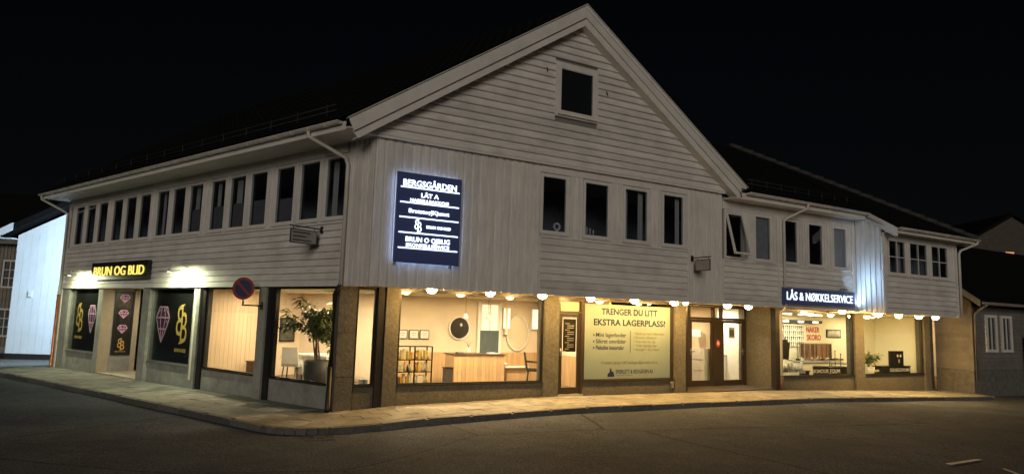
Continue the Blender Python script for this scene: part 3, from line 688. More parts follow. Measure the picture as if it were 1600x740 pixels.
box_obj('window_film', BLACKFILM, wC, AF, .44, .90, -.006, -.003, .54, 2.44)
part('alcove_wall', MATS['alcove_wall'], .966, 1.12, -.05, -.0005, -.1, ZC + .018, fr=AF)
part('alcove_door', BLACK, -12.9, -12.0, 1.30, 1.36, -.03, 2.5, fr=LF); part('alcove_wall', MATS['alcove_wall'], -12.0, -10.05, 1.30, 1.38, -.05, ZC + .018, fr=LF)
# black film with printed gems and monogram
for w_, a, b in ((wA, -15.42, -13.27), (wB, -9.50, -7.12)):
    box_obj('window_film', BLACKFILM, w_, LF, a, b, .150, .153, .55, 2.46)
part('room_wall', MATS['interior_wall'], -15.62, -15.03, .5, .52, .3, 2.5, fr=LF)
def gem(parent, fr, cx, cz, w, h, y, small=False):
    a = [(-.5, .20), (-.30, .5), (.30, .5), (.5, .20), (.30, -.12), (0, -.5), (-.30, -.12)] if not small else [(-.5, .12), (-.28, .5), (.28, .5), (.5, .12), (.25, -.2), (0, -.5), (-.25, -.2)]
    P = [(cx + p[0] * w, cz + p[1] * h) for p in a]; m_ = MB(); t = w * .05; PT = (cx, cz - .5 * h)
    m_.prism_xz([P[i_] for i_ in (6, 5, 4, 3, 2, 1, 0)][::-1], y, y - .002)
    m_.obj('gem_print', mat('deep_violet_print', (.10, .035, .11), .5, .5, 9), parent, fr)
    g = MB(); seg = [(0, 1), (1, 2), (2, 3), (3, 4), (4, 5), (5, 6), (6, 0), (0, 3), (6, 4)]
    for i, j in seg: g.bar_xz(*P[i], *P[j], t, y - .006, y - .0025)
    for q in (-.2, .2): g.bar_xz(cx + q * w, cz + .20 * h, *PT, t * .7, y - .0058, y - .0025); g.bar_xz(cx + q * w, cz + .20 * h, cx + q * .4 * w, cz + .5 * h, t * .7, y - .0056, y - .0025)
    for q in (-.5, .5): g.bar_xz(cx + q * w, cz + .20 * h, cx + q * .3 * w, cz + .5 * h, t * .7, y - .0054, y - .0025)
    g.obj('gem_facets', PALEP, parent, fr)
    f = MB(); rr = random.Random(int(cx * 100))
    for _ in range(7):
        x = cx + rr.uniform(-.32, .32) * w; z = cz + rr.uniform(-.05, .42) * h; k = rr.uniform(.05, .1)
        f.prism_xz([(x, z), (x + k * w, z + .2 * k * h), (x + .4 * k * w, z + k * h)], y - .0042, y - .0025)
    f.obj('gem_glints', PINK, parent, fr)
def glyphs(body, bold):
    cu = bpy.data.curves.new('t', 'FONT'); cu.body = body; cu.offset = bold; cu.resolution_u = 4
    to = bpy.data.objects.new('t', cu); COL.objects.link(to); dg = bpy.context.evaluated_depsgraph_get()
    me = bpy.data.meshes.new_from_object(to.evaluated_get(dg)); bpy.data.objects.remove(to); bpy.data.curves.remove(cu)
    vs = [(v.co.x, v.co.y) for v in me.vertices]; fs = [tuple(p.vertices) for p in me.polygons]; bpy.data.meshes.remove(me)
    x0 = min(v[0] for v in vs); x1 = max(v[0] for v in vs); y0 = min(v[1] for v in vs); y1 = max(v[1] for v in vs)
    return [((x - x0) / (x1 - x0), (y - y0) / (y1 - y0)) for x, y in vs], fs
def monogram(parent, fr, cx, cz, h, m, y, ext=.003):
    """two tall letters B back to back, one raised and one lowered, with curled ends"""
    g = MB(); vs, fs = glyphs('B', .0); w = h * .33; t = h * .045
    for s_, dz, dy in ((-1, .09, 0), (1, -.09, -.0006)):
        pts = [(cx + s_ * (x * w - .03 * h), y + dy, cz + dz * h + (z - .5) * h * .80) for x, z in vs]; n_ = len(pts)
        g.add(pts + [(p[0], p[1] - ext, p[2]) for p in pts], [tuple(i + n_ for i in (f if s_ > 0 else f[::-1])) for f in fs])
        ez = cz + dz * h - s_ * .40 * h; ex = cx + s_ * (w * .35); a0 = [(ex, ez), (ex - s_ * w * .45, ez - s_ * .012 * h), (ex - s_ * w * .6, ez - s_ * .03 * h)]
        for p, q in zip(a0, a0[1:]): g.bar_xz(*p, *q, t, y - ext * .8, y - .0002)
    return g.obj('monogram', m, parent, fr)
gem(wA, LF, -13.95, 1.58, .62, .90, .149); monogram(wA, LF, -14.95, 1.62, .92, GOLD, .149); text('BRUN OG BLID', GOLD, wA, LF, -14.92, .92, .60, .10, .149)
gem(wB, LF, -9.0, 1.55, .78, 1.0, .149); monogram(wB, LF, -7.88, 1.60, 1.02, GOLD, .149); text('BRUN OG BLID', GOLD, wB, LF, -7.86, .84, .62, .10, .149)
for i, z in enumerate((2.28, 1.78, 1.30)): gem(wC, AF, .67, z, .30, .26, -.0065, True)
monogram(wC, AF, .67, .82, .36, GOLD, -.0065); text('BRUN OG BLID', GOLD, wC, AF, .67, .57, .32, .035, -.0065)

# ------------------------------------------------------------------ rooms
FZ, CZ = .18, 2.575
def prism_part(name, m, poly, z0, z1, fr=ID): return MB().prism_xy(poly, z0, z1).obj(name, m, B, fr)
def wall2(name, m, p, q, z0=FZ, z1=CZ, t=.06):   # wall from p to q, thickness to the right of travel
    p, q = Vector(p[:2]), Vector(q[:2]); d = (q - p).normalized(); n_ = Vector((-d.y, d.x)) * t
    return prism_part(name, m, [tuple(p), tuple(q), tuple(q + n_), tuple(p + n_)], z0, z1)
sal = [(.06, S + .21), (6.95, S + .21), (6.95, 4.6), (1.72, 4.6), tuple(LP(7, -3.3).xy), tuple(LP(7, -.30).xy), tuple(LP(1.05, -.30).xy)]
prism_part('room_floor', FLOORI, sal, FZ - .06, FZ); prism_part('room_ceiling', CEILI, sal, CZ + .001, CZ + .035)
wall2('room_wall', WALLI, (6.95, 4.6), (6.95, S + .22)); wall2('room_wall', WALLI, (1.72, 4.6), (6.94, 4.6))
wall2('room_wall', WALLI, LP(7, -3.3), (1.70, 4.6)); wall2('room_wall', WALLI, LP(7, -.22), LP(7, -3.3))
part('wainscot', WOODI, 1.8, 6.94, 4.575, 4.598, FZ, 1.02)
part('wainscot', WOODI, 6.925, 6.945, 1.1, 4.57, FZ, 1.02)

CW = Matrix(((-LN.x, LD.x, 0, LD.x * 7), (-LN.y, LD.y, 0, LD.y * 7), (0, 0, 1, 0), (0, 0, 0, 1)))   # local x = inward, local y away from the corner; faces the corner
PLANK = mat('pale_plank', (.66, .52, .36), .5, .10, 2.2, .1, 20, rnd=.035, stretch=(9, 9, .5))
for i in range(13): part('wall_plank', PLANK, .30 + i * .125, .42 + i * .125, -.03, -.002, FZ, CZ, fr=CW)
part('room_wall', WALLY, .0, .29, -.10, -.002, FZ, CZ, fr=CW)
# little unseen ceiling lamps, assumed to light the salon, alcove and hall
def assumed_ceiling_lamp(x, y, z, watts, col, label, size=.34, group='assumed salon ceiling lamps'):
    t_ = thing('assumed_ceiling_lamp', label, 'lamp', group=group, base=(x, y, z))
    MB().lathe([(size / 2 + .03, -.035), (size / 2 + .035, -.0)], (x, y, z), 20).obj('housing', WHITEM, t_)
    light('bulb', 'AREA', (x, y, z - .045), watts, col, t_, size, shape='DISK')
WARM = (1, .76, .47)
for i, (x, y, lb) in enumerate(((1.6, 2.0, 'assumed flat ceiling lamp above the product shelf in the warm salon'), (3.6, 2.3, 'assumed flat ceiling lamp in front of the salon counter'), (5.6, 2.6, 'assumed flat ceiling lamp nearest the oval mirror in the salon'))):
    assumed_ceiling_lamp(x, y, CZ - .002, 122, WARM, lb)
q = LP(3.4, -1.7); assumed_ceiling_lamp(q.x, q.y, CZ - .002, 112, WARM, 'assumed flat ceiling lamp above the potted tree in the corner')
q = LP(5.6, -1.5); assumed_ceiling_lamp(q.x, q.y, CZ - .002, 118, WARM, 'assumed flat ceiling lamp before the wood plank wall')

q = LP(11.5, -.9); assumed_ceiling_lamp(q.x, q.y, ZC + .018, 34, (1, .86, .6), 'assumed round lamp in the ceiling of the entrance alcove', .26, 'assumed alcove lamp')  # lamp out of view, assumed from the bright alcove floor
def sub(t_, name, m, *b, fr=ID): return box_obj(name, m, t_, fr, *b)
# wall clock / round dark disc
t_ = thing('round_mirror', 'round dark mirror disc with pale rim on the salon back wall', 'mirror', base=(4.26, 4.57, 1.71))
MB().disc_y(4.26, 1.71, .30, 4.55, 4.574, 36).obj('face', mat('dark_mirror', (.045, .04, .036), .25), t_); MB().ring_y(4.26, 1.71, .335, .298, 4.54, 4.574).obj('rim', WHITEM, t_)
MB().lathe([(.02, -.05), (.045, .0), (.02, .05)], (4.30, 4.535, 1.80), 8).obj('knob_or_glint', WHITEM, t_)  # small white bead modelled as a lamp's reflection in the dark disc
# glazed door to the back room
t_ = thing('glazed_door', 'blue grey panelled door with two lit panes behind the salon counter', 'door', base=(5.24, 4.57, FZ))
GD = mat('blue_grey_paint', (.09, .12, .13), .5)
sub(t_, 'leaf', GD, 4.93, 5.55, 4.53, 4.572, FZ, 1.66); MB().box(4.93, 4.97, 4.53, 4.572, 1.66, 2.45).box(5.51, 5.55, 4.53, 4.572, 1.66, 2.45).box(5.22, 5.26, 4.53, 4.572, 1.66, 2.45).box(4.97, 5.51, 4.53, 4.572, 2.41, 2.45).obj('stiles', WHITEM, t_)
for a in (4.97, 5.26): sub(t_, 'lit_pane', em('lit_pane', (1, .80, .55), 1.0), a, a + .25, 4.55, 4.56, 1.66, 2.41)
for z in (1.9, 2.15): MB().box(4.97, 5.22, 4.538, 4.549, z, z + .015).box(5.26, 5.51, 4.538, 4.549, z, z + .015).obj('glazing_bar', WHITEM, t_)
sub(t_, 'casing', WHITEM, 5.553, 5.64, 4.53, 4.572, FZ, 2.5); sub(t_, 'casing', WHITEM, 4.84, 4.927, 4.53, 4.572, FZ, 2.5)
# oval mirror
t_ = thing('oval_mirror', 'oval mirror with pale rim on the salon wall right of the door', 'mirror', base=(6.2, 4.55, 1.6))
MB().disc_y(6.2, 1.60, .36, 4.53, 4.57, 36, .50).obj('glass', mat('mirror', (.8, .78, .7), .05, metal=1, var=.02), t_); MB().ring_y(6.2, 1.60, .385, .355, 4.515, 4.57, asp=1.37).obj('rim', WHITEM, t_)
sub(thing('wall_cabinet', 'narrow lit glass cabinet on the wall behind the oval mirror', 'cabinet', base=(5.85, 4.57, 1.6)), 'case', WHITEM, 5.72, 5.80, 4.45, 4.572, 1.55, 2.35)
# three framed certificates
for x, lb in ((2.53, 'left'), (2.86, 'middle'), (3.18, 'right')):
    t_ = thing('picture_frame', 'small framed certificate above the shelf, %s of three' % lb, 'picture', group='certificates on the salon wall', base=(x, 4.57, 1.5))
    sub(t_, 'frame', BLACK, x - .14, x + .14, 4.55, 4.572, 1.38, 1.63); sub(t_, 'sheet', WHITEM, x - .12, x + .12, 4.543, 4.549, 1.40, 1.61)
    MB().box(x - .07, x + .07, 4.539, 4.5425, 1.53, 1.545).box(x - .05, x + .05, 4.539, 4.5425, 1.48, 1.49).obj('print', mat('print_grey', (.3, .3, .35), .6), t_)
# product shelf by the window
t_ = thing('product_shelf', 'black metal shelf of hair products behind the salon window', 'shelf', base=(1.85, 1.95, FZ))
SX0, SX1, SY0, SY1 = 1.38, 2.24, 1.80, 2.12
m_ = MB()
for x in (SX0, 1.80, SX1):
    for y in (SY0, SY1): m_.box(x - .014, x + .014, y - .014, y + .014, FZ, 1.31)
m_.obj('frame', BLACK, t_)
for z in (.42, .70, .98, 1.29): sub(t_, 'shelf_board', BLACK, SX0 - .01, SX1 + .01, SY0 - .01, SY1 + .01, z, z + .02)
bm_ = [mat('bottle_cream', (.80, .70, .45), .4), mat('bottle_white', (.85, .82, .74), .4), MATS['bottle_white'], MATS['bottle_cream'], mat('bottle_dark', (.10, .075, .05), .4), mat('bottle_orange', (.65, .36, .12), .4), mat('box_yellow', (.72, .55, .22), .6)]
words = ['top', 'middle', 'bottom']; cname = {'bottle_cream': 'cream', 'bottle_white': 'white', 'bottle_dark': 'dark', 'bottle_orange': 'orange', 'box_yellow': 'yellow'}
for r, z in enumerate((1.0, .72, .44)):
    k = 0; x = SX0 + .05
    while x < SX1 - .04:
        if abs(x - 1.80) > .05:
            kind = random.random(); hh = random.uniform(.15, .24); ww = random.uniform(.026, .038); nm = 'bottle' if kind < .6 else 'product_box'
            mb = MB()
            if kind < .6: mb.lathe([(ww, 0), (ww, hh * .65), (ww * .45, hh * .8), (ww * .45, hh)], (x, SY0 + .10, z + .001), 8)
            else: mb.box(x - ww, x + ww, SY0 + .05, SY0 + .14, z + .001, z + hh)
            mc = random.choice(bm_); k += 1
            mb.obj(nm, mc, label='%s %s, %s from the left on the %s row of the salon shelf' % (cname[mc.name], 'bottle' if kind < .6 else 'box', ordw[k - 1], words[r]), cat='product', group='products on the %s shelf row' % words[r])
        x += random.uniform(.06, .085)
# counter, bin, side bench, stool, chair
t_ = thing('reception_counter', 'oak reception counter with dark top in the warm salon', 'counter', base=(4.24, 3.4, FZ))
for i in range(13): sub(t_, 'front_plank', WOODI, 3.48 + i * .118, 3.48 + i * .118 + .114, 3.18, 3.21, FZ, 1.02)
sub(t_, 'carcass', WOODI, 3.48, 5.01, 3.212, 3.75, FZ, 1.01); sub(t_, 'top', mat('dark_top', (.08, .06, .05), .4), 3.45, 5.05, 3.15, 3.8, 1.022, 1.05)
t_ = thing('card_reader', 'small dark card reader on the counter', 'card reader', base=(3.7, 3.3, 1.05)); sub(t_, 'body', BLACK, 3.62, 3.80, 3.3, 3.42, 1.051, 1.09); sub(t_, 'screen', METAL, 3.64, 3.78, 3.295, 3.299, 1.06, 1.085)
t_ = thing('paper_stack', 'white papers lying on the right of the counter', 'papers', base=(4.7, 3.4, 1.05)); sub(t_, 'sheets', WHITEM, 4.6, 4.88, 3.3, 3.5, 1.051, 1.07); sub(t_, 'sheet', WHITEM, 4.62, 4.84, 3.32, 3.52, 1.0705, 1.075)
t_ = thing('waste_bin', 'dark narrow bin left of the reception counter', 'bin', base=(3.37, 3.3, FZ)); sub(t_, 'body', mat('charcoal', (.05, .045, .04), .6), 3.27, 3.46, 3.22, 3.42, FZ, .67); sub(t_, 'lid', BLACK, 3.26, 3.47, 3.21, 3.43, .671, .70)
t_ = thing('wash_bench', 'low oak bench with white basin right of the counter', 'bench', base=(6.0, 4.2, FZ)); sub(t_, 'carcass', WOODI, 5.62, 6.85, 4.1, 4.55, FZ, .60); sub(t_, 'ledge', WHITEM, 5.50, 6.3, 3.98, 4.3, .61, .65)
MB().lathe([(.05, 0), (.08, .06), (.085, .09), (.06, .1)], (5.5, 4.05, .652), 12).obj('basin', WHITEM, t_)
def chair(name, label, x, y, rz, m, fz=FZ):
    F_ = Matrix.Translation((x, y, fz)) @ Matrix.Rotation(rz, 4, 'Z'); t_ = thing(name, label, 'chair', F_)
    sub(t_, 'seat', m, -.23, .23, -.22, .22, .40, .47, fr=F_); MB().hexa([(-.22, .19, .47), (.22, .19, .47), (.22, .25, .47), (-.22, .25, .47), (-.20, .27, .92), (.20, .27, .92), (.20, .32, .92), (-.20, .32, .92)]).obj('backrest', m, t_, F_)
    for a in (-1, 1):
        for b in (-1, 1): MB().tube([(a * .18, b * .17, .40), (a * .21, b * .21, 0)], .016, 6).obj('leg', BLACK, t_, F_)
        MB().tube([(a * .25, -.15, .45), (a * .25, -.15, .64), (a * .25, .22, .66)], .016, 6).obj('armrest', m, t_, F_)
chair('salon_chair', 'black salon chair at the right end of the salon window', 6.0, 3.2, RAD(60), BLACK)
WHC = mat('white_shell', (.55, .55, .52), .4)
q = LP(5.2, -1.9); chair('shell_chair', 'pale shell chair beside the potted tree', q.x, q.y, RAD(150), WHC)
q = LP(4.6, -2.4); t_ = thing('white_desk', 'white desk behind the potted tree', 'desk', Matrix.Translation((q.x, q.y, FZ)) @ Matrix.Rotation(TH - RAD(90), 4, 'Z'))
DF = WM[t_.name]; sub(t_, 'top', WHITEM, -.4, .4, -.7, .7, .70, .74, fr=DF); sub(t_, 'side_panel', WHITEM, -.38, .38, -.68, -.64, 0, .70, fr=DF); sub(t_, 'side_panel', WHITEM, -.38, .38, .64, .68, 0, .70, fr=DF); sub(t_, 'modesty_panel', WHITEM, -.36, -.33, -.63, .63, .2, .70, fr=DF)
q = LP(6.5, -1.65); t_ = thing('wooden_box', 'dark wooden box on the floor by the plank wall', 'box', base=(q.x, q.y, FZ)); BF = LF
sub(t_, 'body', mat('walnut', (.10, .06, .035), .5), -6.7, -6.3, 1.45, 1.85, FZ, .62, fr=LF); sub(t_, 'lid', MATS['walnut'], -6.72, -6.28, 1.43, 1.87, .621, .65, fr=LF)
t_ = thing('framed_print', 'dark framed print on the wall behind the potted tree', 'picture', CW, base=(2.85, -.03, 1.5)); sub(t_, 'frame', BLACK, 2.6, 3.1, -.045, -.003, 1.15, 1.85, fr=CW); sub(t_, 'sheet', mat('print_green', (.08, .09, .07), .5, .6, 6), 2.64, 3.06, -.05, -.046, 1.19, 1.81, fr=CW)
# plants
def plant(name, label, x, y, fz, pot_h, pot_r, trunk, crown_c, crown_r, nleaf, leaf, m_pot, seed, stems=3):
    rr = random.Random(seed); t_ = thing(name, label, 'plant', base=(x, y, fz))
    MB().lathe([(pot_r * .72, 0), (pot_r * .95, pot_h * .5), (pot_r, pot_h), (pot_r * .9, pot_h), (pot_r * .88, pot_h * .93)], (x, y, fz + .001), 22).obj('pot', m_pot, t_)
    cc = Vector(crown_c); tips = []
    for k in range(stems):
        a = rr.uniform(0, 6.28); b0 = Vector((x + .06 * math.cos(a), y + .06 * math.sin(a), fz + pot_h * .9))
        tip = cc + Vector((rr.uniform(-.35, .35) * crown_r[0], rr.uniform(-.35, .35) * crown_r[1], rr.uniform(-.1, .4) * crown_r[2]))
        mid = b0.lerp(tip, .5) + Vector((rr.uniform(-.05, .05), rr.uniform(-.05, .05), 0))
        MB().tube([b0, mid, tip], [.022, .018, .009], 6).obj('stem', BARK, t_)
        for _ in range(7):
            d = Vector((rr.uniform(-1, 1), rr.uniform(-1, 1), rr.uniform(-1, .9))); e = tip + Vector((d.x * crown_r[0], d.y * crown_r[1], d.z * crown_r[2])) * .75; tips.append((mid.lerp(tip, rr.uniform(.3, 1)), e))
    br = MB()
    for a, b in tips: br.tube([a, a.lerp(b, .5) + Vector((0, 0, .06)), b], [.008, .006, .003], 5)
    br.obj('twigs', BARK, t_)
    lf = MB()
    for _ in range(nleaf):
        a, b = rr.choice(tips); p = a.lerp(b, rr.uniform(.25, 1.15)) + Vector((rr.gauss(0, .06), rr.gauss(0, .06), rr.gauss(0, .05)))
        az = rr.uniform(0, 6.28); d = Vector((math.cos(az), math.sin(az), rr.uniform(-1.1, .2))).normalized(); s_ = d.cross(Vector((rr.uniform(-.4, .4), rr.uniform(-.4, .4), 1))).normalized()
        L_ = leaf * rr.uniform(.7, 1.3); w = L_ * .17; u_ = s_.cross(d)
        pts = [p, p + d * L_ * .4 + s_ * w - u_ * .01, p + d * L_ - u_ * L_ * .12, p + d * L_ * .4 - s_ * w - u_ * .01, p + d * L_ * .45 + u_ * L_ * .05]
        lf.add(pts, [(0, 1, 4), (1, 2, 4), (2, 3, 4), (3, 0, 4)])
    o = lf.obj('foliage', LEAFM, t_, kind='stuff'); return t_
q = LP(2.9, -1.02)
plant('potted_tree', 'tall leafy potted tree in the corner shop window', q.x, q.y, FZ, .72, .33, None, tuple(LP(2.95, -.80, 1.82)), (.80, .80, .58), 1500, .18, mat('grey_pot', (.055, .055, .052), .6), 3, 4)

# ------------------------------------------------------------------ printed film in the wide window
FY = S + .145
t_ = thing('window_poster', 'cream window film with dark printed storage advertisement', 'poster', base=(7.55, FY, .5))
sub(t_, 'film', FILMY, 6.06, 9.03, FY, FY + .004, .54, 2.47)
T = lambda s_, x, z, w, h, m=NAVY, al='C', b=.012: text(s_, m, t_, ID, x, z, w, h, FY - .0005, .002, b, align=al)
T('TRENGER DU LITT', 7.60, 2.21, 1.92, .165, b=.03); T('EKSTRA LAGERPLASS?', 7.62, 1.93, 2.46, .165, b=.03)
for i, (s_, w) in enumerate((('Mini lagerboder', 1.0), ('Sikret områder', 1.0), ('Fleksible leieavtaler', .93))):
    z = 1.63 - i * .165; T(s_, 6.47, z, w, .11, al='L', b=.016)
    MB().prism_xz([(6.385, z + .01), (6.435, z + .045), (6.385, z + .08)], FY - .003, FY - .0005).obj('bullet', NAVY, t_)
sub(t_, 'rule', NAVY, 7.605, 7.62, FY - .003, FY - .0005, 1.22, 1.80)
for i, (s_, w) in enumerate((('Elsikret ved Inflendne', 1.02), ('Enorm tilstand', .72), ('Due nex tiv, tig', .68), ('Ytter egring rasp', .74), ('Enarger - Eny Bater', .86))):
    z = 1.70 - i * .105; T(s_, 7.80, z, w, .065, OLIVE, 'L'); sub(t_, 'bullet', OLIVE, 7.73, 7.755, FY - .003, FY - .0005, z + .02, z + .045)
T('Kontakt: Jangit tråf Lanlisger@amediaork.cc', 7.62, .93, 1.92, .075, OLIVE); T('SPØRLETT & REDGÅDEN AS', 7.77, .68, 1.28, .105, NAVY)
sub(t_, 'rule', OLIVE, 7.13, 7.7, FY - .003, FY - .0005, .635, .645)
MB().prism_xz([(6.86, .60), (7.08, .60), (7.08, .66), (7.04, .74), (6.99, .74), (6.985, .84), (6.955, .78), (6.93, .83), (6.93, .72), (6.86, .67)], FY - .003, FY - .0005).obj('emblem', NAVY, t_)
# notice inside the salon door
t_ = thing('door_notice', 'dark notice with pale lines hanging inside the salon door glass', 'notice', base=(5.72, 1.0, 1.2))
sub(t_, 'board', BLACK, 5.44, 5.83, S + .145, S + .150, 1.24, 2.06)
for i in range(13): sub(t_, 'line', mat('notice_print', (.42, .38, .30), .6), 5.56 - .06 * (i % 3 == 0), 5.62 + .17 * abs(math.sin(i * 2.1)), S + .142, S + .1445, 1.30 + i * .053, 1.318 + i * .053)
sub(thing('radiator', 'pale boxed radiator seen through the salon door', 'radiator', base=(6.8, 1.5, FZ)), 'panel', WOODI, 6.78, 6.92, 1.1, 2.1, FZ, 1.1)

# ------------------------------------------------------------------ entrance hall
HZ = .17
part('room_floor', FLOORI, 9.5, 13.38, RY2 + .13, 4.4, .1, HZ); part('room_ceiling', CEILI, 9.5, 13.38, RY2 + .11, 4.4, CZ + .003, CZ + .04)
part('room_wall', WALLI, 9.5, 12.0, 4.3, 4.38, HZ, CZ); part('room_wall', WALLI, 12.0, 12.07, RY2 + .13, 4.37, HZ, CZ)
part('room_wall', WHITEM, 13.30, 13.38, RY2 + .13, 4.38, HZ, CZ); part('room_wall', WHITEM, 12.071, 13.299, 4.2, 4.28, HZ, CZ); part('room_wall', WALLI, 9.5, 9.58, RY2 + .13, 4.29, HZ, CZ)
assumed_ceiling_lamp(11.0, 3.0, CZ - .003, 45, (1, .72, .42), 'assumed flat lamp in the left entrance hall ceiling', group='assumed hall ceiling lamps')  # unseen hall lamps, assumed to brighten the rooms behind the doors
assumed_ceiling_lamp(12.7, 3.0, CZ - .003, 75, (1, .86, .62), 'assumed flat lamp in the right entrance hall ceiling', .3, group='assumed hall ceiling lamps')
t_ = thing('hall_cupboard', 'white panelled cupboard inside the left entrance door', 'cupboard', base=(11.85, 2.7, HZ))
sub(t_, 'carcass', WHITEM, 11.72, 11.995, 2.35, 3.35, HZ, 1.28)
for i in range(2):
    for j in range(3): sub(t_, 'panel', WHITEM, 11.70, 11.7195, 2.42 + i * .48, 2.82 + i * .48, .28 + j * .33, .55 + j * .33)
t_ = thing('wall_lamp', 'white drum wall lamp inside the left entrance door', 'lamp', base=(11.9, 2.75, 1.75))
MB().lathe([(.13, -.11), (.13, .11)], (11.80, 2.75, 1.75), 18).obj('shade', em('shade_glow', (1, .82, .56), 1.4), t_); sub(t_, 'arm', METAL, 11.93, 11.998, 2.73, 2.77, 1.73, 1.77)
t_ = thing('hall_desk', 'white reception desk with monitor inside the right entrance door', 'desk', base=(13.0, 3.1, HZ))
sub(t_, 'front', WHITEM, 12.72, 13.28, 2.9, 2.95, HZ, 1.02); sub(t_, 'top', METAL, 12.70, 13.29, 2.86, 3.4, 1.021, 1.05)
t_ = thing('hall_monitor', 'pale screen standing on the hall desk', 'monitor', base=(13.0, 3.1, 1.05)); sub(t_, 'screen', mat('screen_grey', (.30, .30, .28), .4), 12.80, 13.2, 3.08, 3.12, 1.2, 1.55); sub(t_, 'stand', METAL, 12.97, 13.03, 3.08, 3.12, 1.051, 1.2)
t_ = thing('hall_notice', 'white notice taped inside the right entrance door', 'notice', base=(12.9, 2.1, 1.9)); sub(t_, 'sheet', WHITEM, 12.5, 12.78, RY2 + .055, RY2 + .058, 1.62, 1.98); sub(t_, 'print', METAL, 12.54, 12.74, RY2 + .052, RY2 + .0545, 1.68, 1.9)

# ------------------------------------------------------------------ lock and key shop
SZ = .10
SHOPL = (1, .87, .55)
part('room_floor', FLOORI, 13.46, 21.40, S + .215, 2.8, .02, SZ); part('room_ceiling', CEILI, 13.46, 21.40, S + .215, 2.8, CZ - .05, CZ - .02)
part('room_wall', WALLY, 13.45, 21.41, 2.8, 2.88, SZ, CZ - .02); part('room_wall', WALLY, 21.36, 21.415, S + .35, 2.795, SZ, CZ - .02); part('room_wall', WALLY, 13.41, 13.46, S + .21, 2.795, SZ, CZ - .02)
for x, lb in ((14.7, 'left'), (16.3, 'middle'), (19.3, 'right')):
    t_ = thing('tube_light', 'fluorescent tube light on the key shop ceiling, %s of three' % lb, 'lamp', group='key shop tube lights', base=(x, 1.9, CZ - .05))
    sub(t_, 'housing', WHITEM, x - .62, x + .62, 1.84, 1.96, CZ - .085, CZ - .0505); sub(t_, 'tube', em('tube_glow', (1, .87, .56), 14), x - .58, x + .58, 1.86, 1.94, CZ - .115, CZ - .0855)
    light('bulb', 'AREA', (x, 1.9, CZ - .125), 42, SHOPL, t_, 1.1, shape='RECTANGLE', size_y=.1)
t_ = thing('key_board', 'wall board hung with rows of keys in the shop', 'key board', base=(16.5, 2.79, 1.5)); sub(t_, 'board', WHITEM, 15.5, 17.15, 2.775, 2.798, 1.35, 2.15)
kb = [mat('key_steel', (.30, .30, .30), .4, metal=.5), mat('key_brass', (.35, .24, .08), .4, metal=.5), BLACK]
for r in range(4):
    for c in range(15):
        x = 15.58 + c * .105; z = 2.10 - r * .19; hh = random.uniform(.10, .15)
        MB().box(x - .022, x + .022, 2.755, 2.774, z - .05, z).box(x - .008, x + .008, 2.758, 2.772, z - hh - .02, z - .05).obj('key', random.choice(kb), t_)
t_ = thing('light_bar', 'dark blue bar with three bright spots above the key board', 'lamp', base=(16.7, 2.7, 2.25)); sub(t_, 'bar', mat('dark_blue', (.03, .04, .09), .5), 15.5, 17.9, 2.60, 2.72, 2.20, 2.30)
for x in (15.9, 16.7, 17.5): sub(t_, 'spot', em('spot_glow', (1, .95, .85), 3), x - .14, x + .14, 2.57, 2.598, 2.21, 2.27)
t_ = thing('red_wall_sign', 'red block lettering in two lines on the key shop wall', 'sign', base=(17.6, 2.79, 1.6)); sub(t_, 'panel', WALLY, 17.18, 18.08, 2.785, 2.798, 1.55, 2.14)
RED = mat('red_print', (.45, .03, .03), .5)
text('NAKER', RED, t_, ID, 17.62, 1.88, .74, .20, 2.784, .004, .03); text('SKORO', RED, t_, ID, 17.66, 1.60, .80, .20, 2.784, .004, .03)
t_ = thing('framed_photo', 'wide framed photograph on the key shop wall', 'picture', base=(18.8, 2.79, 1.85)); sub(t_, 'frame', BLACK, 18.38, 19.22, 2.77, 2.798, 1.70, 2.0); sub(t_, 'photo', mat('photo', (.35, .33, .28), .5, .8, 5), 18.42, 19.18, 2.762, 2.7695, 1.73, 1.97)
t_ = thing('hanging_rack', 'rack of dark brown leather straps above the counter', 'rack', base=(17.2, 2.45, .85)); MB().box(16.3, 16.33, 2.43, 2.47, SZ, 1.5).box(18.15, 18.18, 2.43, 2.47, SZ, 1.5).box(16.33, 18.15, 2.43, 2.47, 1.46, 1.5).obj('frame', METAL, t_)
sl_ = [mat('strap_brown', (.12, .05, .03), .6), mat('strap_dark', (.05, .03, .025), .6), mat('strap_tan', (.25, .13, .07), .6)]
for i in range(22): x = 16.38 + i * .08; MB().box(x, x + .05, 2.41, 2.429, 1.44 - random.uniform(.38, .55), 1.47).obj('strap', random.choice(sl_), t_)
t_ = thing('shop_counter', 'white and black shop counter with slanted glass top', 'counter', base=(16.7, 1.9, SZ)); sub(t_, 'carcass', WHITEM, 15.4, 16.1, 1.7, 2.2, SZ, .86); sub(t_, 'dark_front', BLACK, 16.1, 18.1, 1.75, 2.2, SZ, .72)
MB().hexa([(15.4, 1.66, .865), (18.1, 1.66, .80), (18.1, 2.22, .86), (15.4, 2.22, .93), (15.4, 1.66, .90), (18.1, 1.66, .84), (18.1, 2.22, .90), (15.4, 2.22, .97)]).obj('top', METAL, t_)
for i in range(14):
    x = 15.5 + i * .18; MB().box(x, x + random.uniform(.06, .14), 1.8, 1.9, .94, .98 + random.uniform(0, .07)).obj('display_item', random.choice([WHITEM, METAL, BLACK, sl_[2]]), label='small display item on the shop counter top, %s from the left' % ordw[i], cat='display item', group='items on the key shop counter')
t_ = thing('display_stand', 'metal tube display stand in the key shop window', 'stand', base=(17.0, 1.35, SZ))
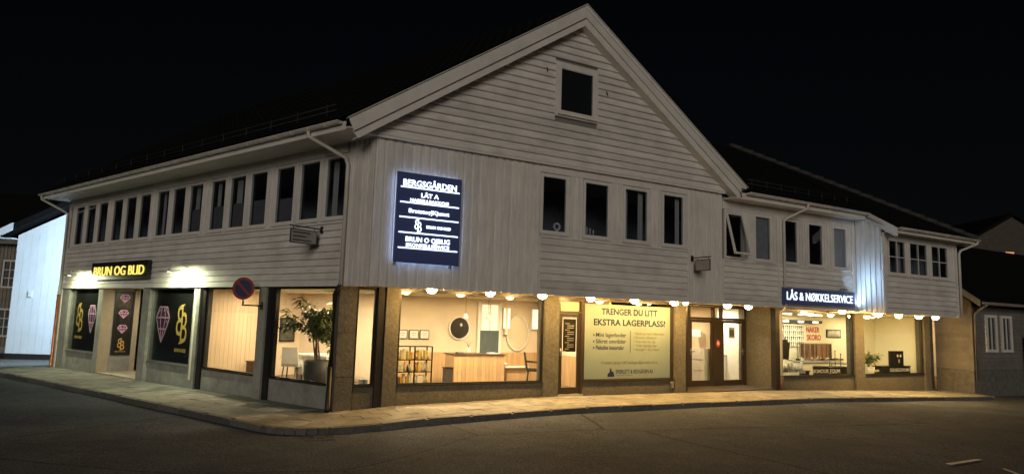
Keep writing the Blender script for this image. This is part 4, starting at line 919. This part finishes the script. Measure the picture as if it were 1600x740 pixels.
for x in (16.5, 16.8, 17.1):
    MB().tube([(x, 1.35, SZ), (x, 1.35, 1.15 + (x == 16.8) * .1)], .014, 6).obj('post', BLACK, t_); MB().lathe([(.0, -.03), (.03, 0), (0, .03)], (x, 1.35, 1.18 + (x == 16.8) * .1), 8).obj('knob_or_glint', BLACK, t_)
for z in (.95, .75, .55): MB().tube([(16.45, 1.35, z), (17.12, 1.35, z)], .01, 6).obj('rail', METAL, t_)
t_ = thing('hanging_bag', 'black bag hanging at the left edge of the key shop window', 'bag', base=(14.15, 1.3, 1.0)); MB().prism_xz([(13.98, 1.05), (14.32, 1.0), (14.38, 1.5), (14.25, 1.64), (14.05, 1.64), (13.96, 1.5)], 1.25, 1.4).obj('body', BLACK, t_); MB().tube([(14.06, 1.32, 1.63), (14.15, 1.32, 1.8), (14.24, 1.32, 1.63)], .012, 6).obj('strap', BLACK, t_)
t_ = thing('display_table', 'low display table of small goods inside the key shop window', 'table', base=(14.6, 1.5, SZ)); sub(t_, 'top', BLACK, 13.75, 15.3, 1.2, 1.6, .62, .66)
for x in (13.8, 15.24): sub(t_, 'leg', BLACK, x, x + .04, 1.22, 1.58, SZ, .619)
for i in range(9): MB().lathe([(.05, 0), (.055, .08), (.03, .12 + .05 * (i % 3)), (.03, .16 + .05 * (i % 3))], (13.85 + i * .16, 1.4, .661), 8).obj('small_goods', random.choice([WHITEM, METAL, WALLY]), label='small pale pot on the low display table, %s from the left' % ordw[i], cat='goods', group='goods on the display table')
for (x0, x1, s_, s2) in ((13.55, 17.0, 'Texn omml', 'SKIMOUK FOUM'), (17.75, 21.1, 'Texn', 'SOLNSGONUMN Ec')):
    t_ = thing('window_decal', 'white lettering along the foot of the %s key shop window' % ('left' if x0 < 15 else 'right'), 'lettering', base=(x0 + 1.6, S + .1, .6))
    text(s_, WHITEM, t_, ID, x0 + .35, .60, .85 if x0 < 15 else .55, .12, S + .140, .002, .01, align='L'); text(s2, WHITEM, t_, ID, x0 + 1.55, .60, 1.4, .12, S + .140, .002, .01, align='L')
plant('window_plant', 'bushy green pot plant in the right key shop window', 18.75, 1.35, .45, .30, .14, None, (18.75, 1.35, 1.08), (.30, .26, .26), 170, .20, WHITEM, 9, 3)
t_ = thing('plant_stand', 'pale cabinet under the bushy pot plant', 'cabinet', base=(18.75, 1.4, SZ)); sub(t_, 'carcass', WHITEM, 18.45, 19.2, 1.2, 1.6, SZ, .43); sub(t_, 'top', WHITEM, 18.43, 19.22, 1.18, 1.62, .431, .449)
t_ = thing('dark_case', 'long dark case below the black screen in the window', 'case', base=(20, 1.4, SZ)); sub(t_, 'body', BLACK, 19.3, 21.0, 1.25, 1.6, SZ, .74); sub(t_, 'lid', BLACK, 19.28, 21.02, 1.23, 1.62, .741, .77)
t_ = thing('black_screen', 'black screen with two round white marks in the right window', 'screen', base=(20.3, 1.35, .77)); sub(t_, 'panel', BLACK, 19.88, 20.72, 1.32, 1.38, .771, 1.30)
MB().disc_y(20.35, 1.13, .05, 1.312, 1.319).disc_y(20.53, 1.13, .05, 1.312, 1.319).obj('mark', WHITEM, t_); MB().box(20.4, 20.46, 1.312, 1.319, .88, 1.0).obj('mark', WHITEM, t_)

# ------------------------------------------------------------------ signs on the building
SIGNW = em('sign_letter_glow', (.80, .91, 1.0), 2.6)
NAVYB = em('navy_backlit_panel', (.07, .10, .28), .024)
t_ = thing('directory_sign', 'tall navy sign with glowing white lettering in five rows', 'sign', base=(1.17, -.1, 3.1))
X0, X1, Z0, Z1 = .44, 1.90, 3.10, 4.98; SYF = -.18; hs = Z1 - Z0
sub(t_, 'board', NAVYB, X0, X1, SYF, -.10, Z0, Z1)
zz = lambda f_: Z1 - hs * f_
for f_ in (.165, .335, .50, .67, .84): sub(t_, 'light_line', SIGNW, X0 + .07, X1 - .05, SYF - .012, SYF - .001, zz(f_) - .011, zz(f_) + .011)
ST = lambda s_, f_, w, h, cx=1.17, b=.02: text(s_, SIGNW, t_, ID, cx, zz(f_), w, h, SYF - .001, .010, b)
ST('BERGSGÅRDEN', .148, 1.22, .135, b=.012); ST('LÅT A', .262, .40, .09); ST('HASSELLBAKKOØ', .322, .88, .07); ST('Bratsteg|Kjunst', .445, .92, .085)
monogram(t_, ID, .93, zz(.585), .26, SIGNW, SYF - .001, .008); ST('BRUN OG BLID', .605, .56, .06, 1.40); ST('BRUN O QJBLIG', .765, 1.0, .10); ST('SKONKELLSERVICE', .823, .98, .075)
BL = em('added_halo_glow', (.40, .58, 1.0), 10.0)  # glow strips added behind the board, in place of bloom on the wall
for b_ in ((X0 + .05, X0 + .065, Z0 + .05, Z1 - .05), (X1 - .065, X1 - .05, Z0 + .05, Z1 - .05), (X0 + .07, X1 - .07, Z0 + .05, Z0 + .065), (X0 + .07, X1 - .07, Z1 - .065, Z1 - .05)): sub(t_, 'added_halo_strip', BL, b_[0], b_[1], -.099, -.085, b_[2], b_[3])
for x in (X0 + .03, X1 - .18): sub(t_, 'clip', METAL, x, x + .03, -.15, -.032, Z0 - .05, Z0 - .001)
t_ = thing('key_shop_sign', 'long navy sign with glowing white letters above the key shop', 'sign', base=(14.05, -.1, 2.7))
sub(t_, 'board', NAVYB, 12.41, 15.74, -.13, -.048, 2.70, 3.17)
text('LÅS & NØKKELSERVICE', em('shop_letter_glow', (.80, .91, 1.0), 1.7), t_, ID, 14.07, 2.83, 3.10, .245, -.131, .012, .004)
sub(t_, 'frame_edge', METAL, 12.41, 15.74, -.12, -.05, 2.67, 2.699)
sub(t_, 'added_end_lamp', METAL, 15.741, 15.756, -.12, -.055, 2.72, 3.15)
light('added_end_beam', 'AREA', (15.765, -.11, 2.93), 5, (.42, .67, 1.0), t_, .05, rot=Vector((1, -.9, .6)).to_track_quat('-Z', 'Z').to_matrix().to_4x4(), shape='RECTANGLE', size_y=.42)  # lamp box and beam added at the sign end to brighten the bay side
MB().box(14.95, 15.15, -.30, -.16, 3.19, 3.27).box(15.03, 15.07, -.16, -.10, 3.172, 3.22).obj('added_top_flood', METAL, t_)
light('added_flood_beam', 'AREA', (15.17, -.26, 3.24), 11, (.38, .64, 1.0), t_, .09, rot=Vector((1, -.75, .85)).to_track_quat('-Z', 'Z').to_matrix().to_4x4(), spread=RAD(140))  # flood added on the sign top to light the bay side higher up
YL = em('yellow_letter_glow', (1.0, .82, .16), 1.1)
t_ = thing('yellow_letter_sign', 'black box sign with glowing yellow letters above the alcove', 'sign', LF, base=(-11.5, -.1, 2.86))
sub(t_, 'box', BLACK, -13.5, -9.55, -.17, -.055, 2.84, 3.38, fr=LF); text('BRUN OG BLID', YL, t_, LF, -11.5, 2.97, 3.55, .29, -.171, .02, .002)
# arm lamps that wash the wall under the yellow sign
GREENW = (.95, 1, .62)
for x, lb in ((-14.3, 'far left of the yellow lettered sign'), (-7.45, 'right of the yellow lettered sign')):
    t_ = thing('arm_lamp', 'small arm lamp on the clapboard to the %s' % lb, 'lamp', LF, group='arm lamps on the side street facade', base=(x, -.05, 3.05))
    MB().tube([(x, -.02, 3.12), (x, -.30, 3.20), (x, -.46, 3.16), (x, -.52, 3.03)], .012, 7).obj('arm', GUTM, t_, LF); MB().lathe([(.02, .06), (.05, .03), (.06, -.02)], (x, -.52, 2.99), 12).obj('shade', GUTM, t_, LF)
    MB().lathe([(.05, -.004), (.05, .0)], (x, -.52, 2.968), 12).obj('bulb', em('green_bulb', (.86, 1, .58), 8), t_, LF)
    MB().tube([(x - .6, -.52, 2.995), (x + .6, -.52, 2.995)], .014, 8).obj('added_wash_bar', GUTM, t_, LF)  # bar added to spread the lamp's light along the wall
    light('beam', 'AREA', LF @ Vector((x, -.52, 2.96)), 80, GREENW, t_, 1.2, rot=(LF.to_3x3().to_4x4() @ Matrix.Rotation(RAD(26), 4, 'X')), shape='RECTANGLE', size_y=.04)
# hanging plaques
def plaque(fr, label, x, z, w, h, base):
    t_ = thing('hanging_plaque', label, 'sign', fr, group='small plaques hung from wall brackets', base=base)
    sub(t_, 'bracket', BLACK, -.02, w + .12, -.012, .012, h + .045, h + .07, fr=fr); sub(t_, 'wall_plate', BLACK, w + .10, w + .14, -.03, .03, h - .03, h + .12, fr=fr)
    sub(t_, 'rim', BLACK, 0, w, -.010, .010, 0, h, fr=fr); sub(t_, 'board', mat('plaque_board', (.30, .29, .27), .5), .018, w - .018, -.014, .014, .018, h - .018, fr=fr)
    for i, (a, b_) in enumerate(((.72, .80), (.45, .6), (.18, .86))): sub(t_, 'print_line', BLACK, .06, .06 + (w - .12) * b_, -.016, -.0145, h * a, h * (a + .08), fr=fr)
    for q in (.06, w - .08): sub(t_, 'hook', BLACK, q, q + .012, -.004, .004, h, h + .045, fr=fr)
w_ = .66; po = LP(1.95, .05, 3.47)
plaque(frame(LP(1.60, w_ + .17, 3.46), tuple(-LN)), 'small framed plaque on a bracket at the left facade below the windows', 0, 0, w_, .30, (0, 0, 0))
plaque(frame((8.84, -.70, 3.42), (0, 1, 0)), 'small framed plaque on a bracket at the narrow upright boards', 0, 0, .52, .30, (0, 0, 0))
# no-parking sign on an arm from a concrete pillar
NF = frame(LP(3.80, .50, 2.52), (.84, -.54, 0))
t_ = thing('no_parking_sign', 'round blue and red no parking sign on a pillar bracket', 'traffic sign', NF)
MB().disc_y(0, 0, .255, -.004, .004, 40).obj('plate', mat('sign_blue', (.012, .02, .075), .45), t_, NF); MB().ring_y(0, 0, .257, .198, -.009, -.0045, 40).obj('red_rim', mat('sign_red', (.26, .02, .018), .45), t_, NF)
MB().bar_xz(-.14, .14, .14, -.14, .054, -.0085, -.0045).obj('red_bar', MATS['sign_red'], t_, NF)
MB().tube([(0, .03, .22), (0, .03, -.40)], .022, 8).obj('post', METAL, t_, NF)
a = NF @ Vector((0, .03, -.38)); MB().tube([a, LP(3.80, -.01, a.z)], .016, 8).obj('bracket_arm', BLACK, t_); pl = LP(3.80, 0, a.z); MB().box(-3.85, -3.75, -.012, -.001, a.z - .09, a.z + .09).obj('bracket_plate', BLACK, t_, LF)

# ------------------------------------------------------------------ globe lamps under the overhang
GL = [(1.46, .17, ZC + .022, 1), (2.88, .17, ZC + .022, 1), (4.27, .17, ZC + .022, 1), (5.70, .2, ZC + .022, 1), (7.08, .2, ZC + .022, 1), (8.45, .2, ZC + .022, 1), (8.85, .2, ZC + .022, .62), (10.44, .2, ZC + .022, 1), (11.28, .2, ZC + .022, 1),
      (15.60, .22, ZC + .022, .9), (16.65, -.3, ZC - .038, 1), (17.76, -.3, ZC - .038, 1), (18.93, -.3, ZC - .038, 1), (19.93, -.3, ZC - .038, 1)]
for i, (x, y, z, k) in enumerate(GL):
    t_ = thing('globe_lamp', '%s glowing dome lamp under the overhang counted from the street corner' % ordw[i], 'lamp', group='dome lamps under the overhang', base=(x, y, z))
    MB().lathe([(.112 * k, -.022), (.12 * k, -.001)], (x, y, z), 16).obj('base', GUTM, t_)
    pr_ = [(.106 * k * math.cos(RAD(a)), -.022 - .088 * k * math.sin(RAD(a))) for a in (0, 20, 40, 58, 74, 88)]
    MB().lathe(pr_, (x, y, z), 14).obj('globe', GLOBE, t_)

# ------------------------------------------------------------------ neighbours
def house_window(parent, fr, x0, x1, z0, z1, y, pane=DGLASS, fm=TRIM, mull=(2, 3), fw=.08):
    mb = MB(); mb.box(x0 - fw, x0, y - .03, y + .06, z0 - fw, z1 + fw).box(x1, x1 + fw, y - .03, y + .06, z0 - fw, z1 + fw).box(x0, x1, y - .03, y + .06, z0 - fw, z0).box(x0, x1, y - .03, y + .06, z1, z1 + fw)
    o = mb.obj('window', fm, parent, fr)
    b_ = MB()
    for k in range(1, mull[0]): cx = x0 + (x1 - x0) * k / mull[0]; b_.box(cx - .025, cx + .025, y - .01, y + .03, z0, z1)
    for k in range(1, mull[1]): cz = z0 + (z1 - z0) * k / mull[1]; b_.box(x0, x1, y - .005, y + .025, cz - .018, cz + .018)
    if b_.v: b_.obj('glazing_bars', fm, o, fr)
    box_obj('pane', pane, o, fr, x0, x1, y + .012, y + .018, z0, z1); box_obj('dark_reveal', DARKROOM, o, fr, x0, x1, y + .05, y + .056, z0, z1)
    return o
# the pale-lit gable wall beyond the left wing
BF = frame((-8.10, 20.94, 0), (.866, -.50, 0))
t_ = thing('panelled_house', 'pale blue lit panel wall of a house beyond the left wing', 'building', BF)
PAN = mat('pale_panel', (.62, .66, .68), .5, .06, 2, rnd=.03)
zt_ = lambda x: 4.80 + .50 * x
npn = 8; pw_ = 2.35 / npn
for i in range(npn):
    a, b = i * pw_ + .004, (i + 1) * pw_ - .004
    MB().prism_xz([(a, .02), (b, .02), (b, zt_(b)), (a, zt_(a))], 0, .04).obj('wall_panel', PAN, t_, BF)
MB().prism_xz([(0, -.3), (2.35, -.3), (2.35, zt_(2.35)), (0, zt_(0))], .042, .3).obj('wall', BACK, t_, BF)
MB().prism_xy([(0, .3), (2.35, .3), (3.0, 8), (0, 8)], -.3, 4.7).obj('wall', PAN, t_, BF)
sub(t_, 'plinth', BLACK, -.01, 2.36, -.02, .041, -.3, .02, fr=BF)
rt = lambda x: 4.98 + .50 * x
MB().prism_xz([(-.55, rt(-.55)), (2.4, rt(2.4)), (2.4, rt(2.4) + .26), (-.55, rt(-.55) + .26)], -.35, 8).obj('roof', ROOFM, t_, BF)
MB().prism_xz([(-.55, rt(-.55) - .02), (0.0, rt(0) - .02), (0.0, rt(0) + .30), (-.55, rt(-.55) + .28)], -.40, -.352).obj('barge_board', PAN, t_, BF)
MB().tube([(-.62, -.36, rt(-.55)), (-.62, 8, rt(-.55))], .07, 8).obj('gutter', PAN, t_, BF)
sub(t_, 'soffit', PAN, -.55, -.002, -.34, 8, 4.62, 4.66, fr=BF)
MB().box(.72, .86, -.07, -.001, 2.3, 2.55).obj('vent_box', PAN, t_, BF); MB().box(1.85, 1.95, -.05, -.001, .5, .68).obj('wall_socket', PAN, t_, BF)
lp = LP(16.43, -.9, 3.7)
t_ = thing('assumed_yard_lamp', 'assumed cold white lamp on the hidden end wall lighting the pale panels', 'lamp', base=tuple(lp))  # unseen lamp, assumed from the cold light on the panel wall
MB().box(-16.52, -16.402, .82, .98, 3.62, 3.78).obj('housing', METAL, t_, LF); MB().box(-16.535, -16.521, .84, .96, 3.64, 3.76).obj('lens', em('assumed_cold_lens', (.62, .8, 1), 30), t_, LF)
tgt = Vector((-7.2, 20.4, 2.2)) - LP(16.6, -.9, 3.7)
light('beam', 'SPOT', LP(16.6, -.9, 3.7), 2300, (.56, .79, 1.0), t_, .08, rot=tgt.to_track_quat('-Z', 'Y').to_matrix().to_4x4(), spot_size=RAD(130), spot_blend=.6)
# dark board house at the far left
OF = frame((-14.0, 29.0, -.5), (.866, -.5, 0))
t_ = thing('board_house', 'dim grey upright board house at the far left edge', 'building', OF)
DB = mat('weathered_board', (.22, .20, .17), .7, .2, 5, rnd=.15)
sub(t_, 'wall', DB, -3, 6.6, .02, 7, 0, 5.3, fr=OF)
for i in range(56): MB().box(-3 + i * .17, -3 + i * .17 + .10, -.01, .019, .5, 5.3).obj('wall_board', DB, t_, OF)
sub(t_, 'plinth', CONC, -3.02, 6.62, -.03, .018, -.2, .5, fr=OF)
for x in (3.55, 4.75, 5.75):
    for z in (1.05, 3.3): house_window(t_, OF, x, x + .52, z, z + 1.15, -.03, mull=(2, 3))
MB().prism_xz([(-3.4, 5.25), (7.0, 5.25), (7.0, 5.42), (-3.4, 5.42)], -.5, 7.2).obj('eave', DB, t_, OF)
MB().add([(-3.4, -.5, 5.43), (7, -.5, 5.43), (7, 3.4, 8.2), (-3.4, 3.4, 8.2), (7, 7.2, 5.43), (-3.4, 7.2, 5.43)], [(0, 1, 2, 3), (3, 2, 4, 5), (1, 4, 2), (0, 3, 5), (0, 5, 4, 1)]).obj('roof', ROOFM, t_, OF)
# white clapboard house at the right
t_ = thing('clapboard_house', 'low white clapboard house with two windows right of the shops', 'building', base=(22.6, -.05, -.2))
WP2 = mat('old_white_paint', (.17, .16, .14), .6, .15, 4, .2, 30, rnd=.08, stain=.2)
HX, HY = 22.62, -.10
zb_ = .72
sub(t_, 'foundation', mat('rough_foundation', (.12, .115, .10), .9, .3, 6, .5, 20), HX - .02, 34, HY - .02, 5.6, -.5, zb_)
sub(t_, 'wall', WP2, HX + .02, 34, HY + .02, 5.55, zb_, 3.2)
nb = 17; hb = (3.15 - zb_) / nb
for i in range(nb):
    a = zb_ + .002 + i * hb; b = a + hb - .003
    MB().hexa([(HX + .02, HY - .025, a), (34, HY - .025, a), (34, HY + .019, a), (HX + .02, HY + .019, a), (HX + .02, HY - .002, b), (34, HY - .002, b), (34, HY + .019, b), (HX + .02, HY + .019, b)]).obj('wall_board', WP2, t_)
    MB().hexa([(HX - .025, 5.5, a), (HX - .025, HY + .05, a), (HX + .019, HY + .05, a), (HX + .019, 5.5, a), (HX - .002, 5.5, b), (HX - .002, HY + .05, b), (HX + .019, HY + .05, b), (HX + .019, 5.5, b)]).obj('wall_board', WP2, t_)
RYH, RZH = 3.0, 5.75
GFm = frame((HX, 0, 0), (0, -1, 0))
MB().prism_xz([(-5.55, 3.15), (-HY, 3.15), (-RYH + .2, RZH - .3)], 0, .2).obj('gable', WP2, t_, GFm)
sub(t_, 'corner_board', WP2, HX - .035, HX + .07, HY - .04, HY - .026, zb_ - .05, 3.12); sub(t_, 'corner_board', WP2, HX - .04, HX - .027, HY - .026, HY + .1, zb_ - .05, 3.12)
p0, p1 = (HY - .50, 3.08), (RYH, RZH)
MB().add([(HX - .35, p0[0], p0[1]), (34.5, p0[0], p0[1]), (34.5, *p1), (HX - .35, *p1), (HX - .35, 6.4, 3.08), (34.5, 6.4, 3.08), (HX - .35, p0[0], p0[1] + .14), (34.5, p0[0], p0[1] + .14), (34.5, p1[0], p1[1] + .16), (HX - .35, p1[0], p1[1] + .16), (HX - .35, 6.4, 3.22), (34.5, 6.4, 3.22)],
         [(6, 7, 8, 9), (9, 8, 11, 10), (0, 3, 2, 1), (3, 4, 5, 2), (0, 1, 7, 6), (1, 2, 8, 7), (3, 0, 6, 9), (4, 3, 9, 10), (2, 5, 11, 8), (5, 4, 10, 11)]).obj('roof', ROOFM, t_)
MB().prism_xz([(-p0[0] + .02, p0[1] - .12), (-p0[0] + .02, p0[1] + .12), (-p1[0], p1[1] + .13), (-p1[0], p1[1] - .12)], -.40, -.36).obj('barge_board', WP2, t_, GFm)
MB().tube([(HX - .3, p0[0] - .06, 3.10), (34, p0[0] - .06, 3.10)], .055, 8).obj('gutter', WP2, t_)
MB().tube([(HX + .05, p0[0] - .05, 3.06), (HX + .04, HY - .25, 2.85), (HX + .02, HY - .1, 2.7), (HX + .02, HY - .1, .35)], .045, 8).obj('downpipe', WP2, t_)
for x in (23.62, 24.72): house_window(t_, ID, x, x + .58, 1.45, 2.62, HY - .05, mull=(2, 1), fm=TRIM, fw=.10)
t_ = thing('leaning_tarp', 'dark cloth hanging beside the right house windows', 'tarp', base=(26.4, -.4, 0)); MB().prism_xz([(26.2, .3), (27.4, .2), (27.4, 1.9), (26.1, 2.0)], -.45, -.38).obj('cloth', BLACK, t_); MB().tube([(26.1, -.40, -.25), (26.1, -.40, 2.05)], .03, 6).obj('pole', BLACK, t_)
# house on the hill with lit windows
F2 = frame((66.5, 21.5, 0), (.86, -.50, 0))
t_ = thing('hill_house', 'dark gabled house far right with two lit windows', 'building', F2)
HB = mat('dark_render', (.08, .066, .056), .9, .2, 2)
MB().prism_xz([(-.9, -1), (9.6, -1), (9.6, 10.3), (4.35, 13.4), (-.9, 10.3)], 0, 9).obj('wall', HB, t_, F2)
for s_, xa in ((-1, -1.5), (1, 10.2)): MB().prism_xz([(4.35, 13.75), (4.35, 13.45), (xa, 9.95), (xa, 10.25)], -.4, 9.3).obj('roof', ROOFM, t_, F2)
LW = em('warm_lit_window', (1, .42, .14), .55)
for x, wd, z0_, z1_ in ((3.55, .85, 9.15, 9.95), (6.0, 1.5, 8.5, 10.1)):
    fo = MB().box(x - .1, x, -.05, .02, z0_ - .1, z1_ + .1).box(x + wd, x + wd + .1, -.05, .02, z0_ - .1, z1_ + .1).box(x, x + wd, -.05, .02, z1_, z1_ + .1).box(x, x + wd, -.05, .02, z0_ - .1, z0_).obj('window', HB, t_, F2); box_obj('pane', LW, fo, F2, x, x + wd, -.03, -.02, z0_, z1_)
hl = MB()
hn = 20
hl.v = [(40 + 80 * i / hn, 8 + 70 * j / hn, -.6 + 7.5 * min(1, max(0, (i / hn) * 1.4 - .25)) * min(1, j / 6) - (.2 if j == 0 else 0)) for j in range(hn + 1) for i in range(hn + 1)]
hl.f = [(j * (hn + 1) + i, j * (hn + 1) + i + 1, (j + 1) * (hn + 1) + i + 1, (j + 1) * (hn + 1) + i) for j in range(hn) for i in range(hn)]
hl.obj('hill', mat('dark_grass', (.03, .04, .02), .9), smooth=True, kind='structure')
# small ornaments behind the upper windows
t_ = thing('ring_ornament', 'pale ring ornament standing on the upper window sill', 'ornament', base=(4.62, .14, 4.09)); MB().ring_y(4.60, 4.24, .10, .055, .11, .14).obj('ring', WHITEM, t_); sub(t_, 'foot', WHITEM, 4.55, 4.65, .10, .15, 4.11, 4.14)
for k, x in enumerate((5.50, 5.60, 5.70)):
    t_ = thing('candle', 'pale candle on the second upper window sill, %s of three' % ['left', 'middle', 'right'][k], 'candle', group='candles behind the upper window', base=(x, .14, 4.1)); MB().lathe([(.018, 0), (.018, .20 - .03 * k)], (x, .14, 4.12), 8).obj('wax', WHITEM, t_); MB().lathe([(.03, 0), (.03, .02)], (x, .14, 4.10), 8).obj('holder', METAL, t_)

# ------------------------------------------------------------------ more inside the rooms
for k, (x, z, hh) in enumerate(((6.02, 1.72, .62), (6.36, 1.72, .62))):
    t_ = thing('lit_display_case', 'tall lit glass case on the salon wall, %s of the mirror' % ('just left' if k == 0 else 'just right'), 'cabinet', group='lit glass cases in the salon', base=(x, 4.57, z))
    x = 5.66 if k == 0 else 6.66
    sub(t_, 'case', WHITEM, x, x + .24, 4.47, 4.573, z, z + hh); sub(t_, 'lit_back', em('case_glow', (1, .86, .66), 1.3), x + .02, x + .22, 4.463, 4.4695, z + .02, z + hh - .02)
    for q in (.2, .41): sub(t_, 'shelf', WHITEM, x + .02, x + .22, 4.44, 4.4625, z + q, z + q + .012)
for k, (x, y) in enumerate(((3.9, 3.45), (4.6, 3.45))):
    t_ = thing('pendant_lamp', 'small pendant lamp over the reception counter, %s of two' % ('left' if k == 0 else 'right'), 'lamp', group='pendant lamps over the counter', base=(x, y, CZ))
    MB().tube([(x, y, CZ - .003), (x, y, 2.12)], .005, 5).obj('cord', BLACK, t_); MB().lathe([(.02, .14), (.05, .10), (.085, .0), (.08, .0)], (x, y, 1.99), 14).obj('shade', WHITEM, t_); MB().lathe([(.0, -.03), (.03, -.02), (.04, .01), (.02, .03)], (x, y, 2.02), 10).obj('bulb', em('pendant_bulb', (1, .8, .5), 12), t_)
t_ = thing('flower_vase', 'white vase with twigs on the reception counter', 'vase', base=(4.05, 3.5, 1.05)); MB().lathe([(.04, 0), (.06, .06), (.03, .14), (.035, .16)], (4.05, 3.5, 1.051), 12).obj('vase', WHITEM, t_)
for k in range(5): MB().tube([(4.05, 3.5, 1.19), (4.05 + .03 * (k - 2), 3.5 + .02 * (k % 2), 1.32), (4.05 + .07 * (k - 2), 3.5, 1.42 - .02 * abs(k - 2))], .005, 4).obj('twig', LEAFM, t_)
t_ = thing('door_mat', 'dark mat on the floor inside the salon door', 'mat', base=(5.6, 1.5, FZ)); sub(t_, 'pile', BLACK, 5.25, 5.98, 1.2, 1.7, FZ + .001, FZ + .012); sub(t_, 'edge', METAL, 5.23, 6.0, 1.19, 1.20, FZ + .001, FZ + .01)
t_ = thing('product_cubes', 'small pale gift box on the inner sill of the narrow corner window', 'box', base=(.3, 1.2, .45)); sub(t_, 'box', WHITEM, .30, .46, 1.12, 1.24, .45, .62); sub(t_, 'ribbon', METAL, .36, .40, 1.115, 1.245, .445, .625)
part('inner_sill', WHITEM, .05, .52, S + .205, S + .5, .42, .449)
# curtains, pots and lamps behind some of the unlit upper windows
CURT = mat('curtain', (.42, .41, .39), .9, .15, 8, stretch=(8, 8, 1))
def curtain(fr, x0, x1, z0, z1, y):
    mb = MB(); n_ = max(6, int((x1 - x0) / .02)); pts = [(x0 + (x1 - x0) * i / n_, y + .018 * math.sin(i * 1.9)) for i in range(n_ + 1)]
    mb.v = [(x, q, z) for z in (z0, z1) for x, q in pts]; k = n_ + 1; mb.f = [(i, i + 1, k + i + 1, k + i) for i in range(n_)]
    mb.obj('curtain', CURT, B, fr, smooth=True)
rr = random.Random(21)
for i, (a, b) in enumerate(WL):
    k = rr.random()
    if k < .35: curtain(LF, a + .02, a + .16 + rr.uniform(0, .1), 4.06, 5.42, .17)
    if .25 < k < .6: curtain(LF, b - .18 - rr.uniform(0, .08), b - .02, 4.06, 5.42, .17)
for a, b in W1 + W3[:1]:
    zz0, zz1, yy_ = (4.06, 5.44, .17) if a < 16 else (3.78, 4.85, JY + .17)
    if rr.random() < .8: curtain(ID, a + .01, a + .12 + rr.uniform(0, .08), zz0, zz1, yy_)
    if rr.random() < .6: curtain(ID, b - .14 - rr.uniform(0, .08), b - .01, zz0, zz1, yy_)
part('window_shelf', WHITEM, 4.06, 8.6, .145, .32, 4.02, 4.045); part('window_shelf', WHITEM, -15.9, -.95, .145, .32, 4.01, 4.03, fr=LF)
for k, (x, hh) in enumerate(((-15.2, .22), (-9.3, .30), (-8.35, .18), (-6.2, .34), (-4.35, .24), (-2.2, .30))):
    t_ = thing('sill_pot', 'small pot with a sprig behind the left upper windows, %s from the far end' % ordw[k], 'plant', LF, group='pots on the upper left sills', base=(x, .24, 4.03))
    MB().lathe([(.05, 0), (.065, .10), (.055, .10)], (x, .24, 4.031), 10).obj('pot', WHITEM, t_, LF)
    m_ = MB()
    for q in range(9):
        a = q * .9; e = Vector((x + .09 * math.cos(a), .24 + .06 * math.sin(a), 4.13 + hh * (.6 + .4 * math.sin(q * 2.3)))); c = Vector((x, .24, 4.12)); sd_ = Vector((.015, .0, .01)); m_.add([c, c.lerp(e, .6) + sd_, e, c.lerp(e, .6) - sd_], [(0, 1, 2, 3)])
    m_.obj('sprig', LEAFM, t_, LF, kind='stuff')
# ------------------------------------------------------------------ street ironwork
IRON = mat('cast_iron', (.035, .033, .03), .6, .3, 20)
for (x, y, rz, lb) in ((-1.15, -1.35, RAD(-14), 'iron drain grate in the gutter at the rounded kerb corner'), (23.6, -3.2, 0, 'iron drain grate in the road beyond the pavement end')):
    z = road_z((x, y)) + .012; DG = Matrix.Translation((x, y, z)) @ Matrix.Rotation(rz, 4, 'Z'); t_ = thing('drain_grate', lb, 'drain', DG, group='drain grates')
    MB().box(-.26, .26, -.17, -.145, -.05, .008).box(-.26, .26, .145, .17, -.05, .008).box(-.26, -.235, -.145, .145, -.05, .008).box(.235, .26, -.145, .145, -.05, .008).obj('rim', IRON, t_, DG)
    for q in range(8): sub(t_, 'bar', IRON, -.215 + q * .058, -.190 + q * .058, -.145, .145, -.03, .006, fr=DG)
    sub(t_, 'painted_pit', BLACK, -.235, .235, -.145, .145, -.006, -.004, fr=DG)  # flat black sheet painted as the dark hole below the bars
